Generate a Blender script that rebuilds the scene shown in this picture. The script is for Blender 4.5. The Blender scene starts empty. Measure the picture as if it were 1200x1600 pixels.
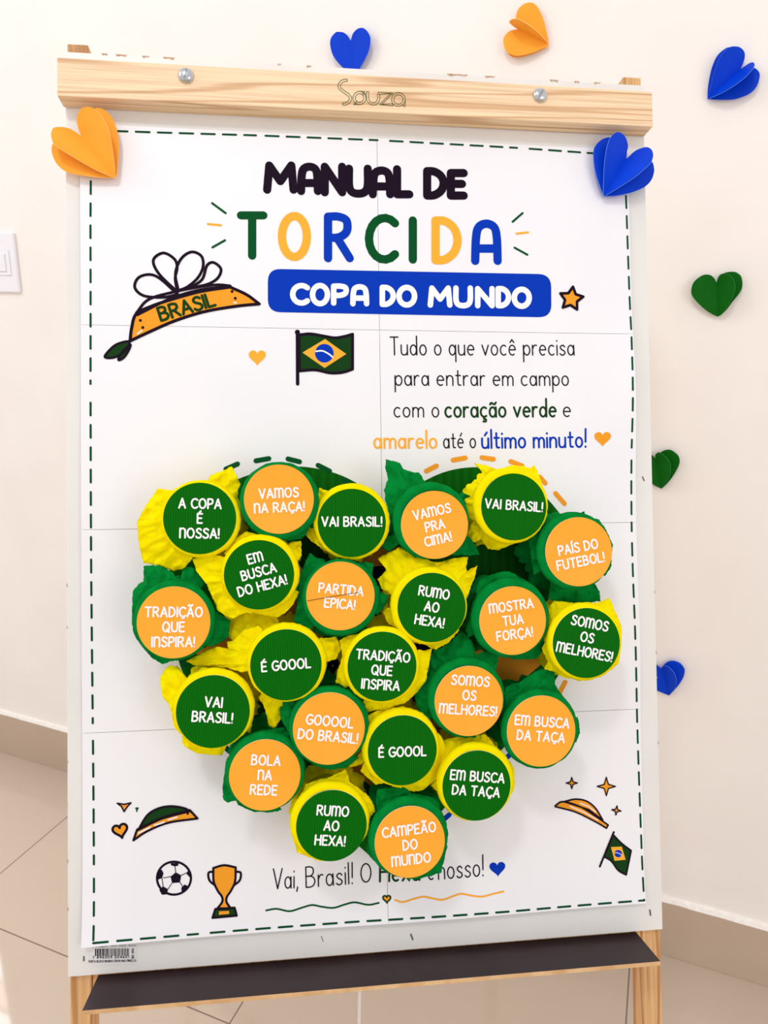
import bpy, bmesh, math, random
from mathutils import Vector, Matrix, noise
from mathutils.geometry import tessellate_polygon

C = bpy.context.scene.collection
PI = math.pi
random.seed(7)

# ------------------------------------------------------------------ camera
FPX = 1133.66
CAM = Vector((0.0, -1.23344, 1.19875))
RT = Vector((0.93392062, 0.35682198, 0.02168761)).normalized()
FW = Vector((-0.33654617, 0.89806624, -0.28322023)).normalized()
UP = RT.cross(FW).normalized()
cam = bpy.data.cameras.new('camera')
cam.sensor_fit = 'VERTICAL'; cam.sensor_height = 32.0; cam.sensor_width = 24.0
cam.lens = FPX * 32.0 / 1600.0
cam.clip_start = 0.02
co = bpy.data.objects.new('camera', cam); C.objects.link(co)
co.matrix_world = Matrix((
    (RT.x, UP.x, -FW.x, CAM.x), (RT.y, UP.y, -FW.y, CAM.y), (RT.z, UP.z, -FW.z, CAM.z), (0, 0, 0, 1)))
bpy.context.scene.camera = co

# ------------------------------------------------------------------ world, lights, exposure
vs = bpy.context.scene.view_settings
vs.view_transform = 'Standard'; vs.look = 'None'; vs.gamma = 1.0; vs.use_curve_mapping = False
vs.exposure = -0.07
w = bpy.data.worlds.new('world'); bpy.context.scene.world = w; w.use_nodes = True
bg = w.node_tree.nodes['Background']
bg.inputs[0].default_value = (1.0, 0.965, 0.968, 1); bg.inputs[1].default_value = 0.90


def area(name, loc, target, size, power, col=(1, 1, 1), size_y=None):
    l = bpy.data.lights.new(name, 'AREA'); l.energy = power; l.color = col; l.size = size
    if size_y: l.shape = 'RECTANGLE'; l.size_y = size_y
    o = bpy.data.objects.new(name, l); C.objects.link(o); o.location = loc
    d = Vector(target) - Vector(loc)
    o.rotation_euler = d.to_track_quat('-Z', 'Y').to_euler()
    return o


area('ceiling_lamp', (-0.28, -1.95, 3.0), (-0.2, -0.55, 1.0), 0.26, 11.5, (1.0, 0.985, 0.985))
area('side_fill_light', (2.5, -2.3, 1.55), (0.2, -0.2, 0.9), 1.2, 13, (1.0, 0.97, 0.95), 1.3)  # soft fill added to brighten the right wall, not a known window
area('ceiling_lamp', (-2.1, -1.7, 2.70), (-0.9, -0.2, 0.5), 1.1, 14, (0.985, 0.99, 1.0))

# ------------------------------------------------------------------ frames
EX, EY, EYAW, LEAN = -0.11157, -0.85874, 0.47705, 0.31409
X = Vector((math.cos(EYAW), math.sin(EYAW), 0))
BK = Vector((-math.sin(EYAW), math.cos(EYAW), 0))
V = (Vector((0, 0, 1)) * math.cos(LEAN) + BK * math.sin(LEAN)).normalized()
N = X.cross(V).normalized()            # towards the viewer
O = Vector((EX, EY, 0))
PW, PH, PB = 0.59919, 0.90046, 0.59786   # panel width, height, lower edge
PT = PB + PH
BN = 0.01996                            # batten front


def E(u, v, n): return O + X * u + V * v + N * n


def ray(px, py): return FW + RT * ((px - 600) / FPX) - UP * ((py - 800) / FPX)


def on_plane(px, py, P0, nn):
    d = ray(px, py); t = (P0 - CAM).dot(nn) / d.dot(nn)
    return CAM + d * t


def at(px, py, n=0.0):
    """(u, v) on the easel plane at height n above the panel"""
    P = on_plane(px, py, O + N * n, N) - O
    return P.dot(X), P.dot(V)


def atw(px, py, n=0.0): return E(*at(px, py, n), n)


EM = Matrix(((X.x, -N.x, V.x, O.x), (X.y, -N.y, V.y, O.y), (X.z, -N.z, V.z, O.z), (0, 0, 0, 1)))

# ------------------------------------------------------------------ materials
def lin(c): return tuple(((x / 255) / 12.92 if x / 255 <= 0.04045 else ((x / 255 + 0.055) / 1.055) ** 2.4) for x in c) + (1,)


def mat(name, rgb, rough=0.6, metal=0.0, spec=0.5):
    m = bpy.data.materials.new(name); m.use_nodes = True
    b = m.node_tree.nodes['Principled BSDF']
    b.inputs['Base Color'].default_value = lin(rgb); b.inputs['Roughness'].default_value = rough
    b.inputs['Metallic'].default_value = metal; b.inputs['Specular IOR Level'].default_value = spec
    return m


def nd(m, t, **kw):
    n = m.node_tree.nodes.new(t)
    for k, v in kw.items(): setattr(n, k, v)
    return n


def lk(m, a, b): m.node_tree.links.new(a, b)


def bsdf(m): return m.node_tree.nodes['Principled BSDF']


def noise_mat(name, c1, c2, scale=(1, 1, 1), nscale=5, rough=0.6, bump=0.0, detail=4, lo=0.35, hi=0.65, spec=0.5, bdist=0.001):
    m = mat(name, c1, rough, spec=spec)
    tc = nd(m, 'ShaderNodeTexCoord'); mp = nd(m, 'ShaderNodeMapping'); mp.inputs['Scale'].default_value = scale
    no = nd(m, 'ShaderNodeTexNoise'); no.inputs['Scale'].default_value = nscale; no.inputs['Detail'].default_value = detail
    cr = nd(m, 'ShaderNodeValToRGB'); cr.color_ramp.elements[0].color = lin(c1); cr.color_ramp.elements[1].color = lin(c2)
    cr.color_ramp.elements[0].position = lo; cr.color_ramp.elements[1].position = hi
    lk(m, tc.outputs['Object'], mp.inputs[0]); lk(m, mp.outputs[0], no.inputs['Vector']); lk(m, no.outputs[0], cr.inputs[0])
    lk(m, cr.outputs[0], bsdf(m).inputs['Base Color'])
    if bump:
        bp = nd(m, 'ShaderNodeBump'); bp.inputs['Strength'].default_value = bump; bp.inputs['Distance'].default_value = bdist
        lk(m, no.outputs[0], bp.inputs['Height']); lk(m, bp.outputs[0], bsdf(m).inputs['Normal'])
    return m


def wood_mat(name, light, dark, axis='X', ring=26.0, seed=0.0):
    """pine: stretched growth rings with fine fibres"""
    m = mat(name, light, 0.5, spec=0.3)
    tc = nd(m, 'ShaderNodeTexCoord'); mp = nd(m, 'ShaderNodeMapping')
    s = {'X': (0.45, 14, 14), 'Z': (14, 14, 0.9)}[axis]
    mp.inputs['Scale'].default_value = s; mp.inputs['Location'].default_value = (seed, seed * 1.7, seed * .6)
    no = nd(m, 'ShaderNodeTexNoise'); no.inputs['Scale'].default_value = 1.6; no.inputs['Detail'].default_value = 2
    mul = nd(m, 'ShaderNodeMath', operation='MULTIPLY'); mul.inputs[1].default_value = ring
    sn = nd(m, 'ShaderNodeMath', operation='SINE')
    cr = nd(m, 'ShaderNodeValToRGB'); e = cr.color_ramp.elements
    e[0].position = 0.0; e[0].color = lin(light); e[1].position = 1.0; e[1].color = lin(dark)
    k = cr.color_ramp.elements.new(0.70); k.color = lin(light)
    ma = nd(m, 'ShaderNodeMath', operation='MULTIPLY_ADD'); ma.inputs[1].default_value = .5; ma.inputs[2].default_value = .5
    lk(m, tc.outputs['Object'], mp.inputs[0]); lk(m, mp.outputs[0], no.inputs['Vector'])
    lk(m, no.outputs[0], mul.inputs[0]); lk(m, mul.outputs[0], sn.inputs[0]); lk(m, sn.outputs[0], ma.inputs[0]); lk(m, ma.outputs[0], cr.inputs[0])
    mp2 = nd(m, 'ShaderNodeMapping'); mp2.inputs['Scale'].default_value = {'X': (6, 400, 400), 'Z': (400, 400, 6)}[axis]
    n2 = nd(m, 'ShaderNodeTexNoise'); n2.inputs['Scale'].default_value = 1; n2.inputs['Detail'].default_value = 3
    lk(m, tc.outputs['Object'], mp2.inputs[0]); lk(m, mp2.outputs[0], n2.inputs['Vector'])
    mx = nd(m, 'ShaderNodeMix', data_type='RGBA', blend_type='MULTIPLY')
    c2 = nd(m, 'ShaderNodeValToRGB'); c2.color_ramp.elements[0].color = lin((222, 214, 206)); c2.color_ramp.elements[1].color = (1, 1, 1, 1)
    c2.color_ramp.elements[0].position = .3; c2.color_ramp.elements[1].position = .6
    lk(m, n2.outputs[0], c2.inputs[0])
    mx.inputs['Factor'].default_value = .8
    lk(m, cr.outputs[0], mx.inputs[6]); lk(m, c2.outputs[0], mx.inputs[7]); lk(m, mx.outputs[2], bsdf(m).inputs['Base Color'])
    return m


def crepe_mat(name, c1, c2, trans=0.10):
    m = noise_mat(name, c1, c2, (1, 1, 1), 60, 0.9, 0, 3, .3, .7, spec=0.06)
    tc = nd(m, 'ShaderNodeTexCoord')
    no = nd(m, 'ShaderNodeTexNoise'); no.inputs['Scale'].default_value = 420; no.inputs['Detail'].default_value = 3
    mp = nd(m, 'ShaderNodeMapping'); mp.inputs['Scale'].default_value = (1, 1, .35)
    lk(m, tc.outputs['Object'], mp.inputs[0]); lk(m, mp.outputs[0], no.inputs['Vector'])
    n2 = nd(m, 'ShaderNodeTexNoise'); n2.inputs['Scale'].default_value = 95; n2.inputs['Detail'].default_value = 2
    lk(m, tc.outputs['Object'], n2.inputs['Vector'])
    ad = nd(m, 'ShaderNodeMath', operation='ADD'); lk(m, no.outputs[0], ad.inputs[0]); lk(m, n2.outputs[0], ad.inputs[1])
    bp = nd(m, 'ShaderNodeBump'); bp.inputs['Strength'].default_value = .55; bp.inputs['Distance'].default_value = .0014
    lk(m, ad.outputs[0], bp.inputs['Height']); lk(m, bp.outputs[0], bsdf(m).inputs['Normal'])
    tr = nd(m, 'ShaderNodeBsdfTranslucent'); tr.inputs[0].default_value = lin(c2); lk(m, bp.outputs[0], tr.inputs['Normal'])
    mx = nd(m, 'ShaderNodeMixShader'); mx.inputs[0].default_value = trans
    out = m.node_tree.nodes['Material Output']
    lk(m, bsdf(m).outputs[0], mx.inputs[1]); lk(m, tr.outputs[0], mx.inputs[2]); lk(m, mx.outputs[0], out.inputs[0])
    return m


def stripe_mat(name, c1, c2, axis='X', scale=120.0, rough=0.45):
    """inkjet print with faint banding"""
    m = mat(name, c1, .6, spec=0.08)
    tc = nd(m, 'ShaderNodeTexCoord'); mp = nd(m, 'ShaderNodeMapping')
    mp.inputs['Scale'].default_value = (1, 0.0, 0.02) if axis == 'X' else (0.02, 0, 1)
    no = nd(m, 'ShaderNodeTexWave'); no.inputs['Scale'].default_value = scale; no.inputs['Distortion'].default_value = 2.5
    no.inputs['Detail'].default_value = 2
    cr = nd(m, 'ShaderNodeValToRGB'); cr.color_ramp.elements[0].color = lin(c1); cr.color_ramp.elements[1].color = lin(c2)
    lk(m, tc.outputs['Object'], mp.inputs[0]); lk(m, mp.outputs[0], no.inputs['Vector']); lk(m, no.outputs['Fac'], cr.inputs[0])
    lk(m, cr.outputs[0], bsdf(m).inputs['Base Color'])
    return m


M = {}
M['wall'] = noise_mat('wall_paint', (248, 242, 236), (251, 246, 240), (1, 1, 1), 6, .7, .06, 5, spec=.25)
M['paper'] = noise_mat('poster_paper', (242, 241, 245), (245, 244, 247), (1, 1, 1), 7, .38, .0, 3, spec=.4)
M['panel'] = noise_mat('white_melamine', (230, 228, 223), (235, 233, 228), (1, 1, 1), 9, .4, 0, 3, spec=.4)
M['fibre'] = noise_mat('fibreboard', (176, 138, 104), (212, 186, 160), (1, 1, 1), 300, .9)
M['pine'] = wood_mat('pine', (252, 221, 182), (222, 180, 136), 'X', 74)
M['pine_leg'] = wood_mat('pine_leg', (226, 180, 126), (188, 136, 84), 'Z', 60, 3.1)
M['shelf'] = noise_mat('dark_laminate', (50, 38, 42), (58, 45, 49), (1, 1, 1), 14, .45, 0, 4, spec=.25)
M['shelfedge'] = noise_mat('shelf_edge', (206, 160, 108), (224, 184, 134), (1, 1, 1), 60, .7)
M['steel'] = noise_mat('zinc_steel', (196, 200, 204), (214, 216, 218), (1, 1, 1), 80, .22); bsdf(M['steel']).inputs['Metallic'].default_value = 1
M['slot'] = mat('slot_metal', (150, 152, 158), .4, .8)
M['green_ink'] = stripe_mat('green_ink', (0, 84, 0), (0, 98, 6), 'X', 34)
M['dgreen_ink'] = mat('dark_green_ink', (0, 80, 36), .65, spec=.08)
M['border_ink'] = mat('border_green_ink', (4, 72, 40), .65, spec=.08)
M['olive_ink'] = mat('olive_green_ink', (18, 62, 20), .65, spec=.08)
M['orange_ink'] = mat('orange_ink', (255, 178, 58), .65, spec=.08)
M['dorange_ink'] = mat('deep_orange_ink', (244, 160, 44), .65, spec=.08)
M['blue_ink'] = mat('blue_ink', (0, 56, 184), .65, spec=.08)
M['navy_ink'] = mat('navy_ink', (10, 16, 52), .65, spec=.08)
M['black_ink'] = mat('black_ink', (26, 10, 30), .65, spec=.08)
M['text_ink'] = mat('text_ink', (26, 20, 30), .65, spec=.08)
M['white_ink'] = mat('white_ink', (250, 248, 248), .5)
M['grey_ink'] = mat('grey_ink', (90, 90, 94), .6)
M['label_green'] = stripe_mat('label_green', (0, 90, 0), (0, 110, 4), 'X', 150)
M['label_orange'] = noise_mat('label_orange', (255, 168, 48), (255, 174, 58), (1, 1, 1), 14, .5, spec=.12)
M['card_edge'] = mat('white_card_edge', (245, 243, 238), .6)
M['crepe_yellow'] = crepe_mat('crepe_yellow', (255, 232, 0), (255, 242, 0))
M['crepe_green'] = crepe_mat('crepe_green', (0, 120, 44), (0, 144, 58))
M['card_blue'] = noise_mat('blue_card', (0, 60, 206), (0, 66, 214), (1, 1, 1), 40, .45, spec=.12)
M['card_orange'] = noise_mat('orange_card', (252, 168, 52), (255, 176, 60), (1, 1, 1), 40, .55, spec=.12)
M['card_green'] = noise_mat('green_card', (0, 92, 2), (0, 100, 6), (1, 1, 1), 40, .45, spec=.12)
M['edge_blue'] = mat('blue_card_edge', (96, 146, 240), .6, spec=.1); M['edge_orange'] = mat('orange_card_edge', (255, 214, 140), .6, spec=.1); M['edge_green'] = mat('green_card_edge', (60, 150, 74), .6, spec=.1)
M['plastic'] = mat('white_plastic', (244, 243, 248), .3)
M['cord'] = mat('white_cord', (240, 238, 234), .7)
M['sticker'] = mat('clear_sticker', (226, 224, 222), .3)
M['crease'] = mat('crease', (70, 45, 20), .8)

# floor tiles
def floor_mat():
    m = mat('porcelain_tile', (204, 186, 166), .05, spec=.5)
    tc = nd(m, 'ShaderNodeTexCoord'); sp = nd(m, 'ShaderNodeSeparateXYZ'); lk(m, tc.outputs['Object'], sp.inputs[0])
    T = 0.6355
    facs = []
    for ax, off in ((0, -1.19568), (1, -0.43727)):
        a = nd(m, 'ShaderNodeMath', operation='SUBTRACT'); a.inputs[1].default_value = off - 40 * T; lk(m, sp.outputs[ax], a.inputs[0])
        b = nd(m, 'ShaderNodeMath', operation='MODULO'); b.inputs[1].default_value = T; lk(m, a.outputs[0], b.inputs[0])
        c = nd(m, 'ShaderNodeMath', operation='SUBTRACT'); c.inputs[1].default_value = T / 2; lk(m, b.outputs[0], c.inputs[0])
        d = nd(m, 'ShaderNodeMath', operation='ABSOLUTE'); lk(m, c.outputs[0], d.inputs[0])
        e = nd(m, 'ShaderNodeMath', operation='GREATER_THAN'); e.inputs[1].default_value = T / 2 - .0013; lk(m, d.outputs[0], e.inputs[0])
        facs.append(e)
    mx = nd(m, 'ShaderNodeMath', operation='MAXIMUM'); lk(m, facs[0].outputs[0], mx.inputs[0]); lk(m, facs[1].outputs[0], mx.inputs[1])
    no = nd(m, 'ShaderNodeTexNoise'); no.inputs['Scale'].default_value = 3; no.inputs['Detail'].default_value = 5; lk(m, tc.outputs['Object'], no.inputs['Vector'])
    cr = nd(m, 'ShaderNodeValToRGB'); cr.color_ramp.elements[0].color = lin((196, 178, 160)); cr.color_ramp.elements[1].color = lin((203, 186, 168))
    lk(m, no.outputs[0], cr.inputs[0])
    mc = nd(m, 'ShaderNodeMix', data_type='RGBA'); lk(m, mx.outputs[0], mc.inputs[0]); lk(m, cr.outputs[0], mc.inputs[6]); mc.inputs[7].default_value = lin((128, 110, 98))
    lk(m, mc.outputs[2], bsdf(m).inputs['Base Color'])
    return m


M['floor'] = floor_mat()
M['tile'] = noise_mat('baseboard_tile', (192, 171, 150), (198, 178, 158), (1, 1, 1), 4, .3)
M['mortar'] = noise_mat('plaster_edge', (244, 238, 230), (250, 246, 240), (1, 1, 1), 120, .9, .5, 3)
pane = mat('daylight_pane', (255, 255, 255)); bsdf(pane).inputs['Emission Color'].default_value = (.93, .97, 1, 1); bsdf(pane).inputs['Emission Strength'].default_value = 9
M['pane'] = pane
pw = mat('daylight_pane_warm', (255, 240, 232)); bsdf(pw).inputs['Emission Color'].default_value = (1, .86, .80, 1); bsdf(pw).inputs['Emission Strength'].default_value = 6
M['pane_warm'] = pw

# ------------------------------------------------------------------ object helpers
def thing(name, label, cat, mw=None, group=None):
    o = bpy.data.objects.new(name, None); C.objects.link(o); o.empty_display_size = .02
    o.matrix_world = mw if mw is not None else Matrix.Identity(4)
    o['label'] = label; o['category'] = cat
    if group: o['group'] = group
    return o


def wm(o):
    m = o.matrix_basis.copy()
    return (wm(o.parent) @ m) if o.parent else m


def obj(name, bm, mats, parent=None, smooth=False, label=None, mods=None, local=False):
    """links one mesh object; bm is in world space unless local, and is moved into the parent's space"""
    if isinstance(mats, str): mats = [mats]
    if parent is not None and not local: bm.transform(wm(parent).inverted())
    bmesh.ops.recalc_face_normals(bm, faces=bm.faces) if mods == 'closed' else None
    me = bpy.data.meshes.new(name); bm.to_mesh(me); bm.free()
    for k in mats: me.materials.append(M[k])
    if smooth:
        for p in me.polygons: p.use_smooth = True
    o = bpy.data.objects.new(name, me); C.objects.link(o)
    if parent is not None: o.parent = parent
    if label: o['label'] = label
    return o


def B(): return bmesh.new()


def add_box(bm, f, x0, x1, y0, y1, z0, z1, bevel=0.0, mi=0):
    """box mapped through f(x, y, z)"""
    vs_ = [bm.verts.new(Vector((x, y, z))) for x in (x0, x1) for y in (y0, y1) for z in (z0, z1)]
    ix = [(0, 1, 3, 2), (4, 6, 7, 5), (0, 4, 5, 1), (2, 3, 7, 6), (0, 2, 6, 4), (1, 5, 7, 3)]
    fs = [bm.faces.new([vs_[i] for i in q]) for q in ix]
    for q in fs: q.material_index = mi
    allv = set(vs_)
    if bevel:
        es = {e for q in fs for e in q.edges}
        r = bmesh.ops.bevel(bm, geom=list(es), offset=bevel, segments=2, affect='EDGES', profile=.5)
        allv = {v for q in fs if q.is_valid for v in q.verts} | set(r['verts'])
        for q in r['faces']: q.material_index = mi
    bmesh.ops.recalc_face_normals(bm, faces=bm.faces)
    for v in allv:
        if v.is_valid: v.co = f(*v.co)


def eb(x, y, z): return E(x, z, -y)          # easel-local (u, back, v)
def ident(x, y, z): return Vector((x, y, z))


def smooth_pts(pts, closed=False, sub=6):
    """Catmull-Rom through the points"""
    n = len(pts); out = []
    if n < 3: return list(pts)
    P = [Vector(p) for p in pts]
    rng = range(n) if closed else range(n - 1)
    for i in rng:
        p1, p2 = P[i], P[(i + 1) % n]
        p0 = P[i - 1] if (closed or i > 0) else p1 * 2 - p2
        p3 = P[(i + 2) % n] if (closed or i + 2 < n) else p2 * 2 - p1
        for k in range(sub):
            t = k / sub
            out.append(.5 * ((2 * p1) + (p2 - p0) * t + (2 * p0 - 5 * p1 + 4 * p2 - p3) * t * t + (3 * p1 - p0 - 3 * p2 + p3) * t ** 3))
    if not closed: out.append(P[-1])
    return [tuple(p) for p in out]


RC = 0


def ribbon(bm, pts, width, f, closed=False, mi=0, caps=True):
    """flat stroke of even width with round joins; f maps 2-D points to space"""
    global RC
    RC += 1; lift = N * ((RC % 7) * 1.2e-5); f0 = f; lay = [0.0]
    f = lambda x, y: f0(x, y) + lift + N * lay[0]
    P = [Vector(p) for p in pts]
    Q = [P[0]]
    for p in P[1:]:
        if (p - Q[-1]).length > 1e-6: Q.append(p)
    P = Q
    if len(P) > 4 and (P[0] - P[-1]).length < 1e-6: P.pop(); closed = True
    h = width / 2; n = len(P)
    if n < 2: return
    def disc(c):
        vs_ = [bm.verts.new(f(c.x + h * math.cos(a * PI / 6), c.y + h * math.sin(a * PI / 6))) for a in range(12)]
        q = bm.faces.new(vs_); q.material_index = mi
    segs = n if closed else n - 1
    prev = None
    dirs = [(P[(i + 1) % n] - P[i]).normalized() for i in range(segs)]
    for i in range(segs):
        lay[0] = (i % 3) * 3e-6
        a, b = P[i], P[(i + 1) % n]; d = dirs[i]; nn = Vector((-d.y, d.x))
        def off(k, p):
            # shared mitre where the turn is gentle
            j = (k - 1, k)
            if (closed or 0 < k < n - 1) or (closed):
                d0, d1 = dirs[(k - 1) % segs], dirs[k % segs]
                if d0.dot(d1) > .82:
                    m = (d0 + d1).normalized(); mm = Vector((-m.y, m.x)); return mm * (h / max(.5, mm.dot(nn)))
            return nn * h
        oa, ob = off(i, a), off(i + 1 if not closed else (i + 1) % n, b)
        vs_ = [bm.verts.new(f(*(a - oa))), bm.verts.new(f(*(b - ob))), bm.verts.new(f(*(b + ob))), bm.verts.new(f(*(a + oa)))]
        q = bm.faces.new(vs_); q.material_index = mi
    lay[0] = 9e-6
    for k in range(n):
        if not closed and k in (0, n - 1):
            if caps: disc(P[k])
        else:
            if dirs[(k - 1) % segs].dot(dirs[k % segs]) <= .82: disc(P[k])


def fill(bm, pts, f, mi=0):
    P = [Vector((p[0], p[1], 0)) for p in pts]
    vs_ = [bm.verts.new(f(p.x, p.y)) for p in P]
    for t in tessellate_polygon([P]):
        try:
            q = bm.faces.new([vs_[i] for i in t]); q.material_index = mi
        except ValueError: pass


def ring_fill(bm, pts, c, f, rings=8, mi=0):
    """star-shaped fill in concentric rings, follows a curved sheet"""
    n = len(pts); prev = None
    for r in range(rings, 0, -1):
        t = r / rings
        cur = [bm.verts.new(f(c[0] + (p[0] - c[0]) * t, c[1] + (p[1] - c[1]) * t)) for p in pts]
        if prev:
            for i in range(n):
                q = bm.faces.new([prev[i], prev[(i + 1) % n], cur[(i + 1) % n], cur[i]]); q.material_index = mi
        prev = cur
    cv = bm.verts.new(f(*c))
    for i in range(n):
        q = bm.faces.new([prev[i], prev[(i + 1) % n], cv]); q.material_index = mi


# ------------------------------------------------------------------ stroke lettering
def el(cx, cy, rx, ry, a0, a1, n=14):
    return [(cx + rx * math.cos(math.radians(a0 + (a1 - a0) * i / n)), cy + ry * math.sin(math.radians(a0 + (a1 - a0) * i / n))) for i in range(n + 1)]


S_ = lambda *p: smooth_pts(p, False, 5)
_S = S_((.5, .86), (.38, .98), (.22, .99), (.08, .88), (.07, .72), (.2, .57), (.38, .46), (.5, .3), (.46, .1), (.28, 0), (.1, .03), (.0, .15))
CAPS = {
    'A': (.62, [[(0, 0), (.31, 1), (.62, 0)], [(.12, .33), (.5, .33)]]),
    'B': (.54, [[(0, 0), (0, 1)], S_((0, 1), (.26, 1), (.43, .9), (.43, .68), (.28, .55), (0, .54)), S_((.2, .55), (.42, .48), (.53, .27), (.42, .06), (.22, 0), (0, 0))]),
    'C': (.56, [el(.36, .5, .36, .5, 48, 312)]),
    'D': (.58, [[(0, 0), (0, 1)], S_((0, 1), (.25, .98), (.48, .8), (.57, .5), (.48, .2), (.25, .02), (0, 0))]),
    'E': (.46, [[(.46, 1), (0, 1), (0, 0), (.46, 0)], [(0, .52), (.4, .52)]]),
    'F': (.46, [[(.46, 1), (0, 1), (0, 0)], [(0, .52), (.4, .52)]]),
    'G': (.62, [el(.36, .5, .36, .5, 52, 325), [(.4, .46), (.66, .46), (.655, .2)]]),
    'H': (.56, [[(0, 0), (0, 1)], [(.56, 0), (.56, 1)], [(0, .52), (.56, .52)]]),
    'I': (.0, [[(0, 0), (0, 1)]]),
    'J': (.4, [S_((.4, 1), (.4, .3), (.33, .06), (.15, 0), (0, .12))]),
    'L': (.44, [[(0, 1), (0, 0), (.44, 0)]]),
    'M': (.74, [[(0, 0), (.06, 1), (.37, .35), (.68, 1), (.74, 0)]]),
    'N': (.56, [[(0, 0), (0, 1), (.56, 0), (.56, 1)]]),
    'O': (.66, [el(.33, .5, .33, .5, 0, 360, 22)]),
    'P': (.48, [[(0, 0), (0, 1)], S_((0, 1), (.26, 1), (.46, .9), (.46, .6), (.26, .46), (0, .46))]),
    'Q': (.68, [el(.33, .5, .33, .5, 0, 360, 22), [(.42, .25), (.68, -.08)]]),
    'R': (.54, [[(0, 0), (0, 1)], S_((0, 1), (.26, 1), (.46, .9), (.46, .64), (.26, .5), (0, .5)), [(.22, .5), (.54, 0)]]),
    'S': (.5, [_S]),
    'T': (.58, [[(0, 1), (.58, 1)], [(.29, 1), (.29, 0)]]),
    'U': (.56, [S_((0, 1), (0, .35), (.08, .08), (.28, 0), (.48, .08), (.56, .35), (.56, 1))]),
    'V': (.6, [[(0, 1), (.3, 0), (.6, 1)]]),
    'X': (.56, [[(0, 1), (.56, 0)], [(.56, 1), (0, 0)]]),
    'Z': (.54, [[(0, 1), (.54, 1), (0, 0), (.54, 0)]]),
    'n': (.52, [[(0, 0), (0, 1)], S_((0, .72), (.08, .92), (.26, 1), (.45, .92), (.52, .7), (.52, 0))]),
    'm': (.84, [[(0, 0), (0, 1)], S_((0, .72), (.08, .93), (.21, 1), (.35, .93), (.42, .7), (.42, 0)), S_((.42, .72), (.5, .93), (.63, 1), (.77, .93), (.84, .7), (.84, 0))]),
    'a': (.6, [S_((0, 0), (.02, .6), (.09, .9), (.3, 1), (.51, .9), (.58, .6), (.6, 0)), [(.02, .33), (.58, .33)]]),
    '!': (.0, [[(0, 1), (0, .34)], [(0, 0.0), (0, .03)]]),
    ' ': (.18, []),
    'ç': (.0, [S_((0, 0), (-.02, -.12), (.1, -.14), (.1, -.26), (-.06, -.27))]),
    '1': (.22, [[(0, .8), (.2, 1), (.2, 0)]]), '2': (.5, [S_((0, .78), (.12, .96), (.34, .96), (.48, .74), (.3, .4), (0, 0)) + [(.5, 0)]]),
    '3': (.5, [S_((0, .9), (.25, 1), (.45, .8), (.2, .53)), S_((.2, .53), (.5, .3), (.25, 0), (0, .1))]),
    '4': (.55, [[(.4, 0), (.4, 1), (0, .3), (.55, .3)]]), '5': (.5, [[(.45, 1), (.05, 1), (.03, .55)], S_((.03, .55), (.3, .6), (.5, .3), (.25, 0), (0, .1))]),
    '6': (.5, [S_((.4, 1), (.1, .6), (0, .25), (.25, 0), (.5, .25), (.25, .5), (.03, .3))]), '7': (.5, [[(0, 1), (.5, 1), (.15, 0)]]),
    '0': (.5, [el(.25, .5, .25, .5, 0, 360, 16)]), '9': (.5, [S_((.48, .7), (.25, .5), (0, .75), (.25, 1), (.5, .75), (.4, .3), (.15, 0))]),
    '8': (.5, [el(.25, .75, .2, .25, 0, 360, 12), el(.25, .25, .25, .25, 0, 360, 12)]),
}
ACC = {'É': ('E', [[(.18, 1.13), (.32, 1.29)]]), 'Í': ('I', [[(-.04, 1.13), (.1, 1.29)]]),
       'Ã': ('A', [S_((.1, 1.16), (.19, 1.27), (.32, 1.2), (.43, 1.16), (.53, 1.27))]),
       'Ç': ('C', [[(x + .34, y * .66) for x, y in CAPS['ç'][1][0]]])}
for k, (b, s) in ACC.items(): CAPS[k] = (CAPS[b][0], CAPS[b][1] + s)
CAPS['.'] = (0, [[(0, 0), (0, .03)]]); CAPS[':'] = (0, [[(0, 0), (0, .03)], [(0, .5), (0, .53)]]); CAPS['K'] = (.5, [[(0, 0), (0, 1)], [(.5, 1), (0, .45)], [(.15, .55), (.5, 0)]])

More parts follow.
